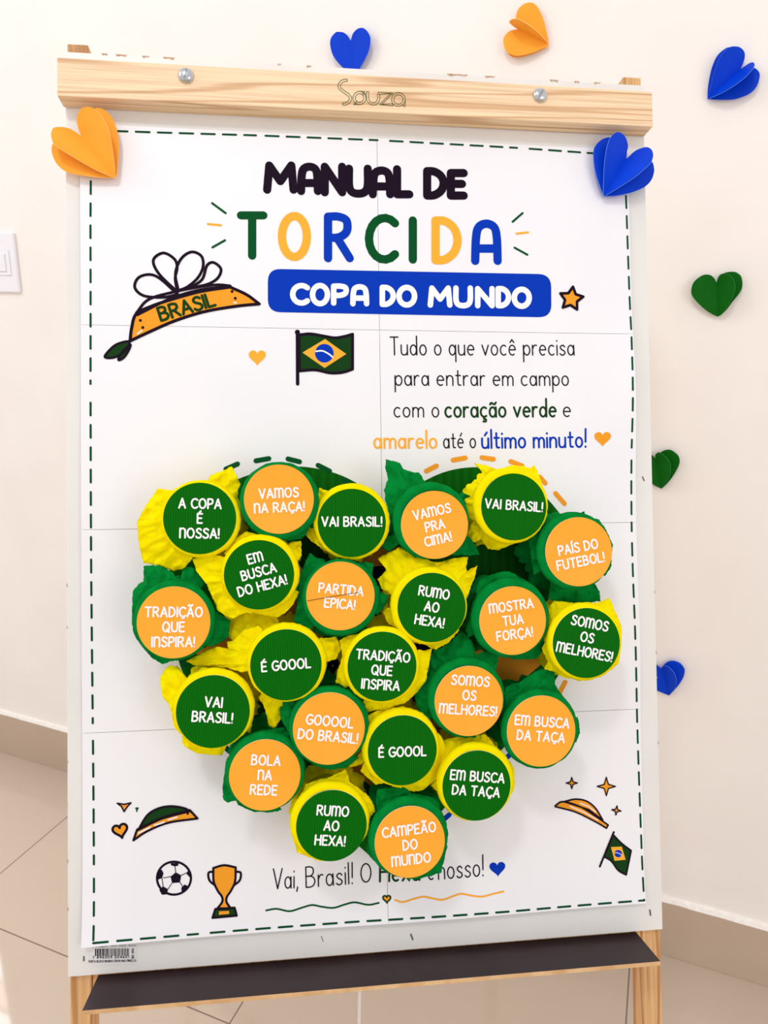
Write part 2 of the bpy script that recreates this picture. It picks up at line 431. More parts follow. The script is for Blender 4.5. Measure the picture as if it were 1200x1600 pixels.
XH = .56
_e = [(.02, .3), (.42, .3)] + el(.215, .28, .21, .28, 8, 305, 16)
LOW = {
    'a': (.42, [el(.2, .28, .2, .28, 0, 360, 18), [(.41, XH), (.42, 0)]]),
    'c': (.38, [el(.22, .28, .22, .28, 52, 308)]),
    'd': (.42, [el(.2, .28, .2, .28, 0, 360, 18), [(.42, 1.05), (.42, 0)]]),
    'e': (.42, [_e]),
    'i': (.0, [[(0, XH), (0, 0)], [(0, .8), (0, .83)]]),
    'l': (.0, [[(0, 1.05), (0, 0)]]),
    'm': (.68, [[(0, 0), (0, XH)], S_((0, .36), (.08, .52), (.19, .56), (.3, .5), (.34, .36), (.34, 0)), S_((.34, .36), (.42, .52), (.53, .56), (.64, .5), (.68, .36), (.68, 0))]),
    'n': (.4, [[(0, 0), (0, XH)], S_((0, .34), (.09, .52), (.22, .57), (.36, .5), (.4, .34), (.4, 0))]),
    'o': (.42, [el(.21, .28, .21, .28, 0, 360, 18)]),
    'p': (.42, [[(0, XH), (0, -.38)], el(.22, .28, .21, .28, 0, 360, 18)]),
    'q': (.42, [[(.42, XH), (.42, -.38)], el(.2, .28, .2, .28, 0, 360, 18)]),
    'r': (.28, [[(0, 0), (0, XH)], S_((0, .34), (.08, .5), (.18, .57), (.28, .55))]),
    's': (.34, [S_((.33, .47), (.22, .56), (.08, .52), (.03, .42), (.13, .31), (.27, .24), (.34, .13), (.25, .02), (.1, 0), (0, .08))]),
    't': (.3, [S_((.13, .86), (.13, .2), (.17, .03), (.3, .02)), [(0, .58), (.29, .58)]]),
    'u': (.4, [S_((0, XH), (0, .2), (.06, .04), (.2, 0), (.34, .06), (.4, .22)), [(.4, XH), (.4, 0)]]),
    'v': (.42, [[(0, XH), (.21, 0), (.42, XH)]]),
    'x': (.4, [[(0, XH), (.4, 0)], [(.4, XH), (0, 0)]]),
    'z': (.4, [[(0, XH), (.4, XH), (0, 0), (.4, 0)]]),
    '!': (.0, [[(.04, 1.05), (.02, .3)], [(0.01, 0), (0.01, .03)]]),
    ',': (.05, [[(.05, .04), (0, -.18)]]),
    ' ': (.16, []),
}
for k in 'TVBOH': LOW[k] = CAPS[k]
LOW['B'] = CAPS['B']; LOW['O'] = (.5, [el(.25, .5, .25, .5, 0, 360, 22)]); LOW['T'] = (.5, [[(0, 1), (.5, 1)], [(.25, 1), (.25, 0)]])
LA = {'ã': ('a', [S_((.04, .72), (.12, .82), (.24, .76), (.34, .74), (.42, .84))]), 'ê': ('e', [[(.08, .72), (.21, .88), (.34, .72)]]),
      'é': ('e', [[(.2, .72), (.32, .9)]]), 'ú': ('u', [[(.18, .72), (.32, .9)]]), 'ç': ('c', [[(x + .22, y) for x, y in CAPS['ç'][1][0]]])}
for k, (b, s) in LA.items(): LOW[k] = (LOW[b][0], LOW[b][1] + s)


def text_strokes(txt, font, gap):
    x = 0; out = []
    for ch in txt:
        wd, st = font[ch]
        for s in st: out.append([(px + x, py) for px, py in s])
        x += wd + gap
    return out, x - gap


def text_line(bm, txt, font, p0, p1, cap, stroke, gap, mi=0, n=0.0033, fmap=None):
    """print a line on the poster between two photo points of its baseline; cap = cap height in the same pixels"""
    st, wd = text_strokes(txt, font, gap)
    a = Vector(at(*p0, n)); b = Vector(at(*p1, n))
    dx = (b - a); L = dx.length; ex = dx / L
    sc = L / (Vector(p1) - Vector(p0)).length
    ey = Vector((-ex.y, ex.x)); h = cap * sc; sx = L / wd
    for s in st:
        pts = [tuple(a + ex * (x * sx) + ey * (y * h)) for x, y in s]
        ribbon(bm, pts, stroke * sc, fmap, mi=mi)


def glyph_box(bm, ch, x0, x1, y0, y1, stroke, mi=0, n=0.0033, fmap=None, font=CAPS):
    """one printed letter inside a photo box"""
    wd, st = font[ch]; h = stroke / 2
    for s in st:
        ymax = 1.0
        pts = []
        for x, y in s:
            fx = (x / wd) if wd > .01 else .5
            pts.append(at(x0 + h + fx * (x1 - x0 - 2 * h), y1 - h - y / ymax * (y1 - y0 - 2 * h), n))
        sc = (Vector(at(x1, y1, n)) - Vector(at(x0, y1, n))).length / (x1 - x0)
        ribbon(bm, pts, stroke * sc, fmap, mi=mi)


# ------------------------------------------------------------------ the setting
def struct(name, bm, mk, parent=None):
    o = obj(name, bm, mk, parent)
    if parent is None: o['kind'] = 'structure'
    return o


bm = B(); add_box(bm, ident, -3.2, 3.2, 0, .12, 0, 2.75); wl = struct('wall_back', bm, 'wall')
wl['label'] = 'plain warm white painted wall behind the easel'
bm = B(); add_box(bm, ident, -3.2, 3.2, -3.4, .12, -.08, 0); struct('floor', bm, 'floor')
bm = B()
add_box(bm, ident, -3.2, 3.2, -.010, 0, 0, .121, .001)
bbo = struct('baseboard_back', bm, 'tile')
bm = B()      # rough plaster bead on top of the tile
nseg = 260
prev = None
for i in range(nseg + 1):
    x = -3.2 + 6.4 * i / nseg
    d = .010 + .0025 * noise.noise(Vector((x * 30, 0, 0))); h = .1275 + .002 * noise.noise(Vector((x * 22, 5, 0)))
    cur = [bm.verts.new((x, 0, h + .002)), bm.verts.new((x, -d * .6, h)), bm.verts.new((x, -d, .1215)), bm.verts.new((x, 0, .121))]
    if prev:
        for k in range(3): bm.faces.new([prev[k], prev[k + 1], cur[k + 1], cur[k]])
    prev = cur
tr = struct('trim_1', bm, 'mortar')

# bright window further left on the same wall (its reflection lies on the floor tiles)
wi = bpy.data.objects.new('window_1', None); C.objects.link(wi); wi.location = (-2.2, 0, .69); wi['kind'] = 'structure'
for nm, z0, z1 in (('pane', .725, .842), ('pane_warm', .848, .968), ('pane', .978, 1.9)):
    bm = B(); add_box(bm, ident, -2.66, -1.667, -.012, -.006, z0, z1); obj('window_pane', bm, nm, wi)
bm = B()
for x0, x1, z0, z1 in ((-2.72, -2.66, .69, 1.96), (-1.667, -1.64, .69, 1.96), (-2.66, -1.667, .69, .725), (-2.66, -1.667, 1.9, 1.96), (-2.2, -2.16, .725, 1.9), (-2.66, -1.667, .842, .848), (-2.66, -1.667, .968, .978)):
    add_box(bm, ident, x0, x1, -.020, -.001, z0, z1, .001)
obj('window_frame', bm, 'plastic', wi)

# ------------------------------------------------------------------ easel
easel = thing('easel', 'pine flip chart easel with white board and dark ledge, standing in front of the wall', 'easel', EM)
# board: white sheet with fibreboard edges
bm = B(); add_box(bm, eb, -PW / 2, PW / 2, 0, .006, PB, PT, .0006)
nrm = N
for f in bm.faces:
    f.normal_update()
    if abs(f.normal.dot(N)) < .5: f.material_index = 1
M['board_edge'] = noise_mat('worn_white_edge', (170, 128, 96), (236, 231, 226), (1, 1, 1), 60, .7, 0, 4, .33, .42)
obj('board', bm, ['panel', 'board_edge'], easel)
# worn chips along the board's rim
rnd = random.Random(3)
def chip(pts):
    bm = B(); fill(bm, pts, lambda x, y: E(x, y, .0003)); obj('edge_chip', bm, 'fibre', easel, label='small brown chip in the white rim of the board')
for u, wd in ((-.262, .006), (-.246, .012), (-.222, .008), (-.2, .012), (-.09, .004), (-.06, .005), (.095, .024), (.13, .012), (.2, .010), (.225, .006), (.248, .008)):
    chip([(u - wd / 2, PT + .0003), (u - wd / 3, PT - .0014 - .001 * rnd.random()), (u, PT - .0008), (u + wd / 3, PT - .002 * rnd.random() - .0006), (u + wd / 2, PT + .0003)])
for side, vv in ((-1, (.80, .76, .705, .97, .66, .93)), (1, (.95, .885, .86, .79))):
    for v in vv:
        ln = rnd.uniform(.002, .006); x = side * PW / 2
        chip([(x + side * .0003, v), (x - side * rnd.uniform(.0006, .0012), v + ln * .4), (x + side * .0003, v + ln)])
# small pen marks
for a, b, wd in (((131, 1495), (131, 1501), 2.4), ((502, 1463), (505, 1471), 1.0), ((642, 1460), (645, 1468), 2.4), ((1015.5, 1422), (1016.5, 1430), 2.4), ((1004, 745), (1006.5, 751), 1.8)):
    bm = B(); pa, pb = at(*a, .0003), at(*b, .0003); sc = (Vector(pb) - Vector(pa)).length / (Vector(b) - Vector(a)).length
    ribbon(bm, [pa, pb], wd * sc, lambda x, y: E(x, y, .00035))
    obj('pen_mark', bm, 'grey_ink', easel, label='short dark tick on the white board')
# clamp batten
BT, BBm = PT - .01878, PT - .05652
bm = B(); add_box(bm, eb, -.3013, .2995, -BN, -.0002, BBm, BT, .0012)
bat = obj('clamp_batten', bm, 'pine', easel, label='pale pine batten with wavy grain across the top of the board')


def lathe(bm, prof, f, seg=24, mi=0):
    prev = None
    for r, z in prof:
        cur = [bm.verts.new(f(r * math.cos(2 * PI * k / seg), r * math.sin(2 * PI * k / seg), z)) for k in range(seg)] if r > 1e-6 else [bm.verts.new(f(0, 0, z))]
        if prev:
            m_, n_ = len(prev), len(cur)
            for k in range(seg):
                a = prev[k % m_], prev[(k + 1) % m_]; b = cur[k % n_], cur[(k + 1) % n_]
                vv = []
                for v in (a[0], a[1], b[1], b[0]):
                    if v not in vv: vv.append(v)
                if len(vv) > 2:
                    q = bm.faces.new(vv); q.material_index = mi
        prev = cur


for px, py, ang in ((290, 116, 78), (845, 147, 60)):
    cu, cv = at(px, py, BN + .003)
    ca, sa = math.cos(math.radians(ang)), math.sin(math.radians(ang))
    bm = B(); f = lambda x, y, z: E(cu + x, cv + y, BN + z)
    lathe(bm, [(.0074, -.0002), (.0076, .0012), (.0066, .0030), (.0046, .0042), (.002, .0047), (0, .0048)], f, 28)
    sc_o = obj('bolt', bm, 'steel', bat, smooth=True, label='domed steel bolt with a slot')
    bm = B()
    g = lambda x, y, z: E(cu + x * ca - y * sa, cv + x * sa + y * ca, BN + z)
    for i in range(12):
        t0, t1 = -.0068 + .0136 * i / 12, -.0068 + .0136 * (i + 1) / 12
        hz = lambda t: .0049 * math.sqrt(max(0, 1 - (t / .0078) ** 2)) + .0002
        q = [bm.verts.new(g(t0, -.0007, hz(t0))), bm.verts.new(g(t1, -.0007, hz(t1))), bm.verts.new(g(t1, .0007, hz(t1))), bm.verts.new(g(t0, .0007, hz(t0)))]
        bm.faces.new(q)
    obj('slot', bm, 'slot', sc_o)

# outlined maker's logo pressed into the batten
bm = B()
LZ = lambda x, y: (520 + x / 8.571, 90 + y / 8.571)


def outline(strokes_px, wpx, lw):
    for s in strokes_px:
        P = [Vector(at(*LZ(*p), BN)) for p in s]
        sc = .00067; h = wpx / 8.571 * sc / 2
        L, R = [], []
        for i in range(len(P)):
            d = (P[min(i + 1, len(P) - 1)] - P[max(i - 1, 0)]).normalized(); nn = Vector((-d.y, d.x))
            L.append(P[i] + nn * h); R.append(P[i] - nn * h)
        loop = L + R[::-1]
        ribbon(bm, [tuple(p) for p in loop], lw, lambda x, y: E(x, y, BN + .0003), closed=True)


outline([S_((192, 306), (150, 308), (105, 335), (85, 375), (98, 418), (150, 460), (205, 497), (238, 545), (215, 595), (165, 622), (132, 620))], 30, .0005)
outline([S_((466, 458), (466, 545), (490, 600), (540, 622), (592, 600), (615, 545), (612, 480)) + [(790, 480), (640, 628), (805, 634)]], 30, .0005)
for c, r0, r1 in (((357, 543), 88, 56), ((878, 562), 92, 62)):
    for r in (r0, r1): ribbon(bm, [at(*LZ(c[0] + r * math.cos(t * PI / 16), c[1] + r * math.sin(t * PI / 16)), BN) for t in range(32)], .0005, lambda x, y: E(x, y, BN + .0003), closed=True)
for L in ([(340, 455), (430, 455), (390, 492)], [(372, 630), (278, 630), (318, 594)], [(970, 570), (970, 655), (945, 655), (945, 628)], [(408, 505), (430, 480), (440, 520)]):
    ribbon(bm, [at(*LZ(*p), BN) for p in L], .0005, lambda x, y: E(x, y, BN + .0003))
obj('logo_lettering', bm, 'dgreen_ink', bat, label='dark green outlined maker logo on the pine batten')

# legs
LG = thing_leg = []
for s, lab in ((-1, 'left'), (1, 'right')):
    u0, u1 = (-.2998, -.2795) if s < 0 else (.2800, .3005)
    bm = B(); add_box(bm, eb, u0, u1, .0064, .033, .008, PT + .0125, .0012)
    obj('front_leg', bm, 'pine_leg', easel)
    # splayed rear leg, hinged behind the head of the front leg
    top = E((u0 + u1) / 2, PT - .012, -.048); foot = top + BK * .20; foot.z = 0
    ax = (top - foot).normalized(); sd = X; fr = sd.cross(ax).normalized()
    Lr = (top - foot).length
    bm = B(); add_box(bm, lambda x, y, z: foot + sd * x + fr * y + ax * z, -.0095, .0095, -.012, .012, .012, Lr, .0012)
    obj('rear_leg', bm, 'pine_leg', easel)
    bm = B()
    hu = (u0 + u1) / 2
    add_box(bm, eb, hu - .008, hu + .008, .0331, .0365, PT - .05, PT - .002, .0006)
    obj('hinge', bm, 'steel', easel)
# cross rail behind the ledge
bm = B(); add_box(bm, eb, -.2794, .2799, .0075, .026, PB - .022, PB + .02, .001); obj('cross_rail', bm, 'pine_leg', easel)
bm = B(); add_box(bm, eb, -.2794, .2799, .0075, .026, PT - .05, PT - .015, .001); obj('top_rail', bm, 'pine_leg', easel)
# ledge
bm = B(); SD, SW = .0455, .2735
SH0, SH1 = PB - .0085, PB - .0045
add_box(bm, eb, -SW, SW, -SD, .0072, SH0, SH1 - .0005)
for f in bm.faces: f.material_index = 1
add_box(bm, eb, -SW, SW, -SD, .0072, SH1 - .0005, SH1)
for f in bm.faces:
    f.normal_update()
    if f.calc_center_median().dot(V) > (O + V * (SH1 - .0002)).dot(V): f.material_index = 0
    else: f.material_index = 1
obj('ledge', bm, ['shelf', 'shelfedge'], easel, label='dark laminated ledge with a bare wood front edge')
# white cord hanging under the ledge
ca_, cb_ = atw(562, 1538, -.02), None
bm = B()
f0 = Vector((ca_.x, ca_.y, ca_.z + .02))
lathe(bm, [(.0016, 0), (.0016, -.2), (.0016, -.4), (.003, -.402), (.003, -.412), (0, -.412)], lambda x, y, z: f0 + Vector((x, y, z)), 10)
obj('cord', bm, 'cord', easel, smooth=True, label='thin white cord hanging down under the ledge')

# barcode sticker on the board
bm = B()
SZ = lambda x, y: at(90 + x / 3, 1420 + y / 3, .0003)
fill(bm, [SZ(*p) for p in ((146, 150), (372, 150), (370, 256), (366, 260), (152, 268), (146, 262))], lambda x, y: E(x, y, .0003))
stk = obj('barcode_sticker', bm, 'sticker', easel, label='small barcode sticker under the lower left poster corner')
bm = B(); fs = lambda x, y: E(x, y, .0005); rr = random.Random(11); x = 176
while x < 333:
    wb = rr.choice((2, 2.5, 4, 5.5)); y0 = 187 - (x - 176) * .012
    fill(bm, [SZ(x, y0), SZ(min(x + wb, 335), y0), SZ(min(x + wb, 335), y0 + 34), SZ(x, y0 + 34)], fs); x += wb + rr.choice((2, 2.5, 3.5))
obj('barcode', bm, 'black_ink', stk)
bm = B()
P3 = lambda x, y: (90 + x / 3, 1420 + y / 3)
for t, a, b, cap, wdt in (('7 896309 204651', (164, 233), (334, 230), 3.4, .75), ('PORTA BLOCO BRANCO 150CM MAD PINUS LX', (146, 252), (366, 247), 3.2, .55)):
    text_line(bm, t, CAPS, P3(*a), P3(*b), cap, wdt, .3, n=.0006, fmap=lambda x, y: E(x, y, .0006))
text_line(bm, 'REF: 2924', CAPS, P3(357, 232), P3(357, 186), 3, .6, .3, n=.0006, fmap=lambda x, y: E(x, y, .0006))
obj('sticker_text', bm, 'black_ink', stk)
bm = B()
text_line(bm, 'SOUZA', CAPS, P3(162, 180), P3(232, 178), 5, 1, .3, n=.0006, fmap=lambda x, y: E(x, y, .0006))
text_line(bm, '150 000 000', CAPS, P3(246, 178), P3(366, 176), 2.4, .4, .3, n=.0006, fmap=lambda x, y: E(x, y, .0006))
obj('sticker_logo', bm, 'grey_ink', stk)

# ------------------------------------------------------------------ poster
P0, P1, Q0, Q1 = -.2850, .2795, .6288, 1.4255      # left, right, bottom, top on the board


def nfun(u, v):
    n = .0024
    e = math.exp(-(P1 - u) / .045)
    n += .0062 * e * math.exp(-((v - 1.16) / .07) ** 2) + .003 * e * math.exp(-((v - .9) / .06) ** 2)
    n += .0050 * math.exp(-(v - Q0) / .028) * (.75 + .25 * math.sin(u * 17 + .6))
    n += .0016 * math.exp(-(u - P0) / .03) * (.5 + .5 * math.sin(v * 14))
    return max(n, .0012)


def pp(off): return lambda u, v: E(u, v, nfun(u, v) + off)


NP = .0026                                            # mean height used to trace prints
poster = thing('poster', 'large white printed supporter poster of taped sheets hanging on the easel board', 'poster', EM @ Matrix.Translation((0, -.0024, Q0)))
# the sheets, taped in two columns and four rows
us = [P0, .0088, P1]; vsn = [Q0, .8296, 1.0258, 1.2262, Q1]
for ci in range(2):
    for ri in range(4):
        bm = B(); g = .00018; nu, nv = 44, 32
        u0, u1 = us[ci] + (g if ci else 0), us[ci + 1] - (0 if ci else g); v0, v1 = vsn[ri] + (g if ri else 0), vsn[ri + 1] - (g if ri < 3 else 0)
        rows = []
        for j in range(nv + 1):
            rows.append([bm.verts.new(pp(0)(u0 + (u1 - u0) * i / nu, v0 + (v1 - v0) * j / nv)) for i in range(nu + 1)])
        for j in range(nv):
            for i in range(nu): bm.faces.new([rows[j][i], rows[j][i + 1], rows[j + 1][i + 1], rows[j + 1][i]])
        o = obj('paper_sheet', bm, 'paper', poster)
        md = o.modifiers.new('thick', 'SOLIDIFY'); md.thickness = .00018; md.offset = -1


def A(x, y): return at(x, y, NP)


def print_part(name, mats, fn, label=None, off=.00025):
    bm = B(); fn(bm, pp(off)); return obj(name, bm, mats, poster, label=label)


SC = (Vector(A(700, 800)) - Vector(A(600, 800))).length / 100     # metres per photo pixel on the poster

# dashed frame
def dashes(bm, f, pts, dash, gap, wd, start=0.0):
    P = [Vector(A(*p)) for p in pts]; pos = start; acc = 0; dash *= SC; gap *= SC
    for a, b in zip(P[:-1], P[1:]):
        L = (b - a).length; d = (b - a) / L; t = 0
        k = max(0, math.ceil(-1))
        s = pos
        while s < L:
            e = min(s + dash, L)
            if e > 0:
                m = 3; ribbon(bm, [tuple(a + d * (max(s, 0) + (e - max(s, 0)) * i / m)) for i in range(m + 1)], wd * SC, f)
            s += dash + gap
        pos = s - L


def frame(bm, f):
    dashes(bm, f, [(143, 204), (400, 211.5), (590, 219), (808, 231), (976, 243)], 20, 12, 3)
    dashes(bm, f, [(143, 206), (141.5, 350), (141.5, 600), (143, 900), (145, 1130), (147, 1350), (148, 1468)], 19, 14, 3, .006)
    dashes(bm, f, [(148, 1469), (310, 1457), (560, 1437), (800, 1421), (1005, 1405)], 20, 13, 3)
    dashes(bm, f, [(976, 243), (982, 420), (985, 520), (985, 620), (985, 700), (987, 830), (991, 1000), (1005, 1405)], 20, 13, 3)


print_part('dashed_border', 'border_ink', frame, 'dark green dashed border printed round the poster')


def title_black(bm, f):
    for ch, x0, x1, y0, y1 in (('M', 411, 465, 252, 303), ('a', 464, 503, 254, 305), ('N', 501, 541, 254, 307), ('U', 539, 581, 257, 309), ('a', 576, 616, 260, 310), ('L', 614, 646, 258, 310), ('D', 661, 700, 261, 312), ('E', 698, 731, 264, 312)):
        glyph_box(bm, ch, x0, x1, y0, y1, 12.8, fmap=f, n=NP)
print_part('title_lettering', 'black_ink', title_black, 'thick black hand drawn title lettering')

TW = [('T', 370, 418, 330, 406, 1), ('O', 434, 486, 331, 408, 2), ('R', 506, 553, 332, 410, 0), ('C', 570, 621, 334, 412, 1), ('I', 637, 653, 338, 412, 1), ('D', 674, 722, 338, 413, 2), ('a', 736, 784, 343, 414, 0)]
for ch, x0, x1, y0, y1, mi in TW:
    print_part('title_letter', ('blue_ink', 'dgreen_ink', 'orange_ink')[mi], lambda bm, f: glyph_box(bm, ch, x0, x1, y0, y1, 13, fmap=f, n=NP),
               ('blue', 'dark green', 'orange')[mi] + ' rounded capital letter of the second title line')


for c, a, b in ((1, (331.5, 317.5), (352.5, 333)), (2, (325, 350), (345, 352)), (1, (332, 386.5), (351.5, 375.5)), (1, (801, 346.5), (816.5, 333)), (2, (807, 365), (825, 363)), (1, (804, 387), (824, 398))):
    print_part('ray_mark', ('', 'dgreen_ink', 'orange_ink')[c], lambda bm, f: ribbon(bm, [A(*a), A(*b)], 3.4 * SC, f))


def rounded(pts, r, n=6):
    out = []; P = [Vector(p) for p in pts]
    for i in range(len(P)):
        a, b, c = P[i - 1], P[i], P[(i + 1) % len(P)]
        d0 = (a - b).normalized(); d1 = (c - b).normalized()
        s, e = b + d0 * r, b + d1 * r
        for k in range(n + 1):
            t = k / n; out.append(tuple(s * (1 - t) ** 2 + b * 2 * t * (1 - t) + e * t * t))
    return out


def banner(bm, f):
    pts = rounded([(418.5, 420), (861, 428.5), (861.5, 496), (418.5, 487.5)], 20)
    dens = []
    for a, b in zip(pts, pts[1:] + pts[:1]):
        k = max(1, int((Vector(a) - Vector(b)).length / 30))
        dens += [tuple(Vector(a).lerp(Vector(b), i / k)) for i in range(k)]
    ring_fill(bm, [A(*p) for p in dens], A(640, 458), f, 6)
ban = print_part('title_banner', 'blue_ink', banner, 'royal blue rounded banner behind white capitals')


def copa(bm, f):
    for ch, x0, x1, y0, y1 in (('C', 453, 483, 442, 478), ('O', 484, 516, 442, 479), ('P', 517, 545, 443, 478), ('a', 547, 577, 444, 479), ('D', 593, 619, 445, 480), ('O', 619, 652, 445, 481), ('M', 668, 707, 446, 481), ('U', 708, 739, 446, 482), ('N', 742, 773, 447, 482), ('D', 774, 799, 447, 482), ('O', 799, 831, 448, 483)):
        glyph_box(bm, ch, x0, x1, y0, y1, 8.6, fmap=f, n=NP)
print_part('banner_lettering', 'white_ink', copa, off=.0005)


def heart_pts(cx, cy, w, rot=0, n=36):
    out = []
    for i in range(n):
        t = 2 * PI * i / n
        x = 16 * math.sin(t) ** 3 / 32; y = -(13 * math.cos(t) - 5 * math.cos(2 * t) - 2 * math.cos(3 * t) - math.cos(4 * t)) / 32
        c, s = math.cos(math.radians(rot)), math.sin(math.radians(rot))
        out.append((cx + w * (x * c - y * s), cy + w * (x * s + y * c)))
    return out


def star_pts(cx, cy, r, rot=0, k=5, inner=.5):
    return [(cx + (r if i % 2 == 0 else r * inner) * math.sin(PI * i / k + math.radians(rot)), cy - (r if i % 2 == 0 else r * inner) * math.cos(PI * i / k + math.radians(rot))) for i in range(2 * k)]


def filled(pts): return lambda bm, f: fill(bm, [A(*p) for p in pts], f)
def lined(pts, wd, closed=True): return lambda bm, f: ribbon(bm, [A(*p) for p in pts], wd * SC, f, closed=closed)


def outlined(name, pts, inner, wd, line='black_ink', label=None):
    """filled printed figure with a drawn outline, one mesh"""
    bm = B(); fill(bm, [A(*p) for p in pts], pp(.00025)); ribbon(bm, [A(*p) for p in pts], wd * SC, pp(.0004), closed=True, mi=1)
    return obj(name, bm, [inner, line], poster, label=label)


outlined('printed_star', star_pts(892.5, 467, 19, 8, 5, .52), 'dorange_ink', 4.4, label='orange star with black outline beside the blue banner')

# paragraph
def para(items):
    def fn(bm, f):
        for t, a, b, cap, sw in items: text_line(bm, t, LOW, a, b, cap, sw, .2, n=NP, fmap=f)
    return fn
print_part('verse_lettering', 'text_ink', para([
    ('Tudo o que você precisa', (610.5, 554.5), (896.5, 555), 27, 2.0), ('para entrar em campo', (617.5, 602), (887.5, 602.5), 26, 2.0),
    ('com o', (616, 651.5), (685.5, 651.5), 26, 2.0), ('e', (880, 651), (890.5, 651), 25, 2.0), ('até o', (693.5, 700), (743, 699.5), 25, 2.0)]), 'thin black handwritten verse')
print_part('verse_lettering', 'olive_ink', para([('coração verde', (696, 651.5), (868, 651), 26, 3.1)]), 'bold dark green words of the verse')
print_part('verse_lettering', 'orange_ink', para([('amarelo', (585, 700), (682, 700), 26, 3.0)]), 'orange word of the verse')
print_part('verse_lettering', 'blue_ink', para([('último minuto!', (753.5, 700), (914, 698.5), 26, 3.0)]), 'blue words of the verse')
print_part('printed_heart', 'dorange_ink', filled(heart_pts(940.5, 685, 25.5, 0)), 'orange heart ending the verse')
print_part('closing_lettering', 'text_ink', para([('Vai,', (427, 1388.5), (465, 1386.5), 31, 2.0), ('Brasil!', (478.5, 1386), (550, 1380), 31, 2.0), ('O', (564, 1378), (579.5, 1377), 28, 2.0)]), 'thin black handwritten closing line')
print_part('closing_lettering', 'text_ink', para([('nosso!', (685, 1373), (754, 1367.5), 30, 2.0)]), 'thin black last word of the closing line')
print_part('closing_lettering', 'olive_ink', para([('Hexa', (593.5, 1376.5), (655, 1374), 27, 3.2)]), 'bold dark green word partly hidden by the lowest cup')
print_part('closing_lettering', 'text_ink', para([('é', (669, 1373.5), (678, 1373), 27, 2.2)]))
print_part('printed_heart', 'blue_ink', filled(heart_pts(777, 1356, 25, -4)), 'blue heart ending the closing line')
W1 = [(416, 1421.5), (432, 1419), (452.5, 1422.5), (472, 1417), (487.5, 1413), (503, 1415.5), (521, 1417), (538, 1412), (554, 1408.5), (575, 1412), (591.5, 1409)]
W2 = [(617, 1404.5), (629, 1407.5), (645, 1403), (661, 1399.5), (676, 1402), (690.5, 1404), (706, 1399), (720, 1395), (738, 1398), (753.5, 1399), (770, 1395), (786, 1391.5)]
print_part('wavy_rule', 'dgreen_ink', lined(smooth_pts(W1), 2.6, False)); print_part('wavy_rule', 'orange_ink', lined(smooth_pts(W2), 2.6, False))
outlined('printed_heart', heart_pts(604, 1402.5, 12, -2), 'dorange_ink', 2.4, 'olive_ink', 'tiny outlined heart between the two wavy rules')

# bandana drawing: head scarf alone
Z5 = lambda L: [(140 + x / 2.609, 370 + y / 2.609) for x, y in L]
up_ = smooth_pts([(165, 425), (172, 370), (190, 315), (250, 284), (330, 257), (450, 224), (573, 205)]); dn_ = smooth_pts([(692, 274), (600, 283), (470, 305), (350, 342), (250, 385), (165, 425)])
bm = B(); cpts = Z5(up_ + smooth_pts([(573, 205), (640, 236), (692, 274)])[1:] + dn_[1:-1])
fill(bm, [A(*p) for p in cpts], pp(.00025)); ribbon(bm, [A(*p) for p in cpts], 4.6 * SC, pp(.00042), closed=True, mi=1)
for s in ([(190, 312), (240, 256), (340, 226), (440, 206), (520, 196), (573, 200)], [(195, 318), (330, 252), (450, 217), (570, 203)]):
    ribbon(bm, [A(*p) for p in Z5(smooth_pts(s))], 4.2 * SC, pp(.00044), mi=1)
for L in ([(360, 235), (270, 160), (205, 163), (184, 205), (220, 240), (300, 247), (360, 235)], [(358, 225), (282, 150), (260, 95), (300, 66), (345, 90), (357, 125), (349, 170), (358, 225)],
          [(362, 220), (350, 150), (373, 90), (415, 62), (455, 78), (463, 120), (443, 165), (402, 202), (362, 220)], [(402, 212), (458, 175), (478, 118), (505, 105), (535, 130), (525, 165), (490, 190), (430, 206)]):
    ribbon(bm, [A(*p) for p in Z5(smooth_pts(L))], 4.2 * SC, pp(.00040), mi=1)
for L in ([(162, 428), (112, 438), (78, 466), (63, 491), (100, 492), (140, 470)], [(166, 440), (130, 474), (118, 502), (138, 494), (158, 466)]):
    q = [A(*p) for p in Z5(smooth_pts(L, True))]; fill(bm, q, pp(.0003), 2); ribbon(bm, q, 3.6 * SC, pp(.00045), closed=True, mi=1)
for x, y in ((207, 341), (217, 370), (581, 223), (594, 251)):
    fill(bm, [A(*p) for p in Z5([(x + 6 * math.cos(a * PI / 5), y + 6 * math.sin(a * PI / 5)) for a in range(10)])], pp(.0005), 1)
for a, b in (((195, 396), (213, 383)), ((588, 268), (598, 270))): ribbon(bm, [A(*Z5([a])[0]), A(*Z5([b])[0])], 2 * SC, pp(.0005), mi=3)
bnd = obj('printed_bandana', bm, ['dorange_ink', 'black_ink', 'olive_ink', 'white_ink'], poster, label='printed yellow headscarf with black outline and white bow')
bm = B(); text_line(bm, 'BRASIL', CAPS, Z5([(293, 342)])[0], Z5([(513, 279)])[0], 20.5, 4.3, .2, n=NP, fmap=pp(.0005))
obj('bandana_lettering', bm, 'olive_ink', bnd)


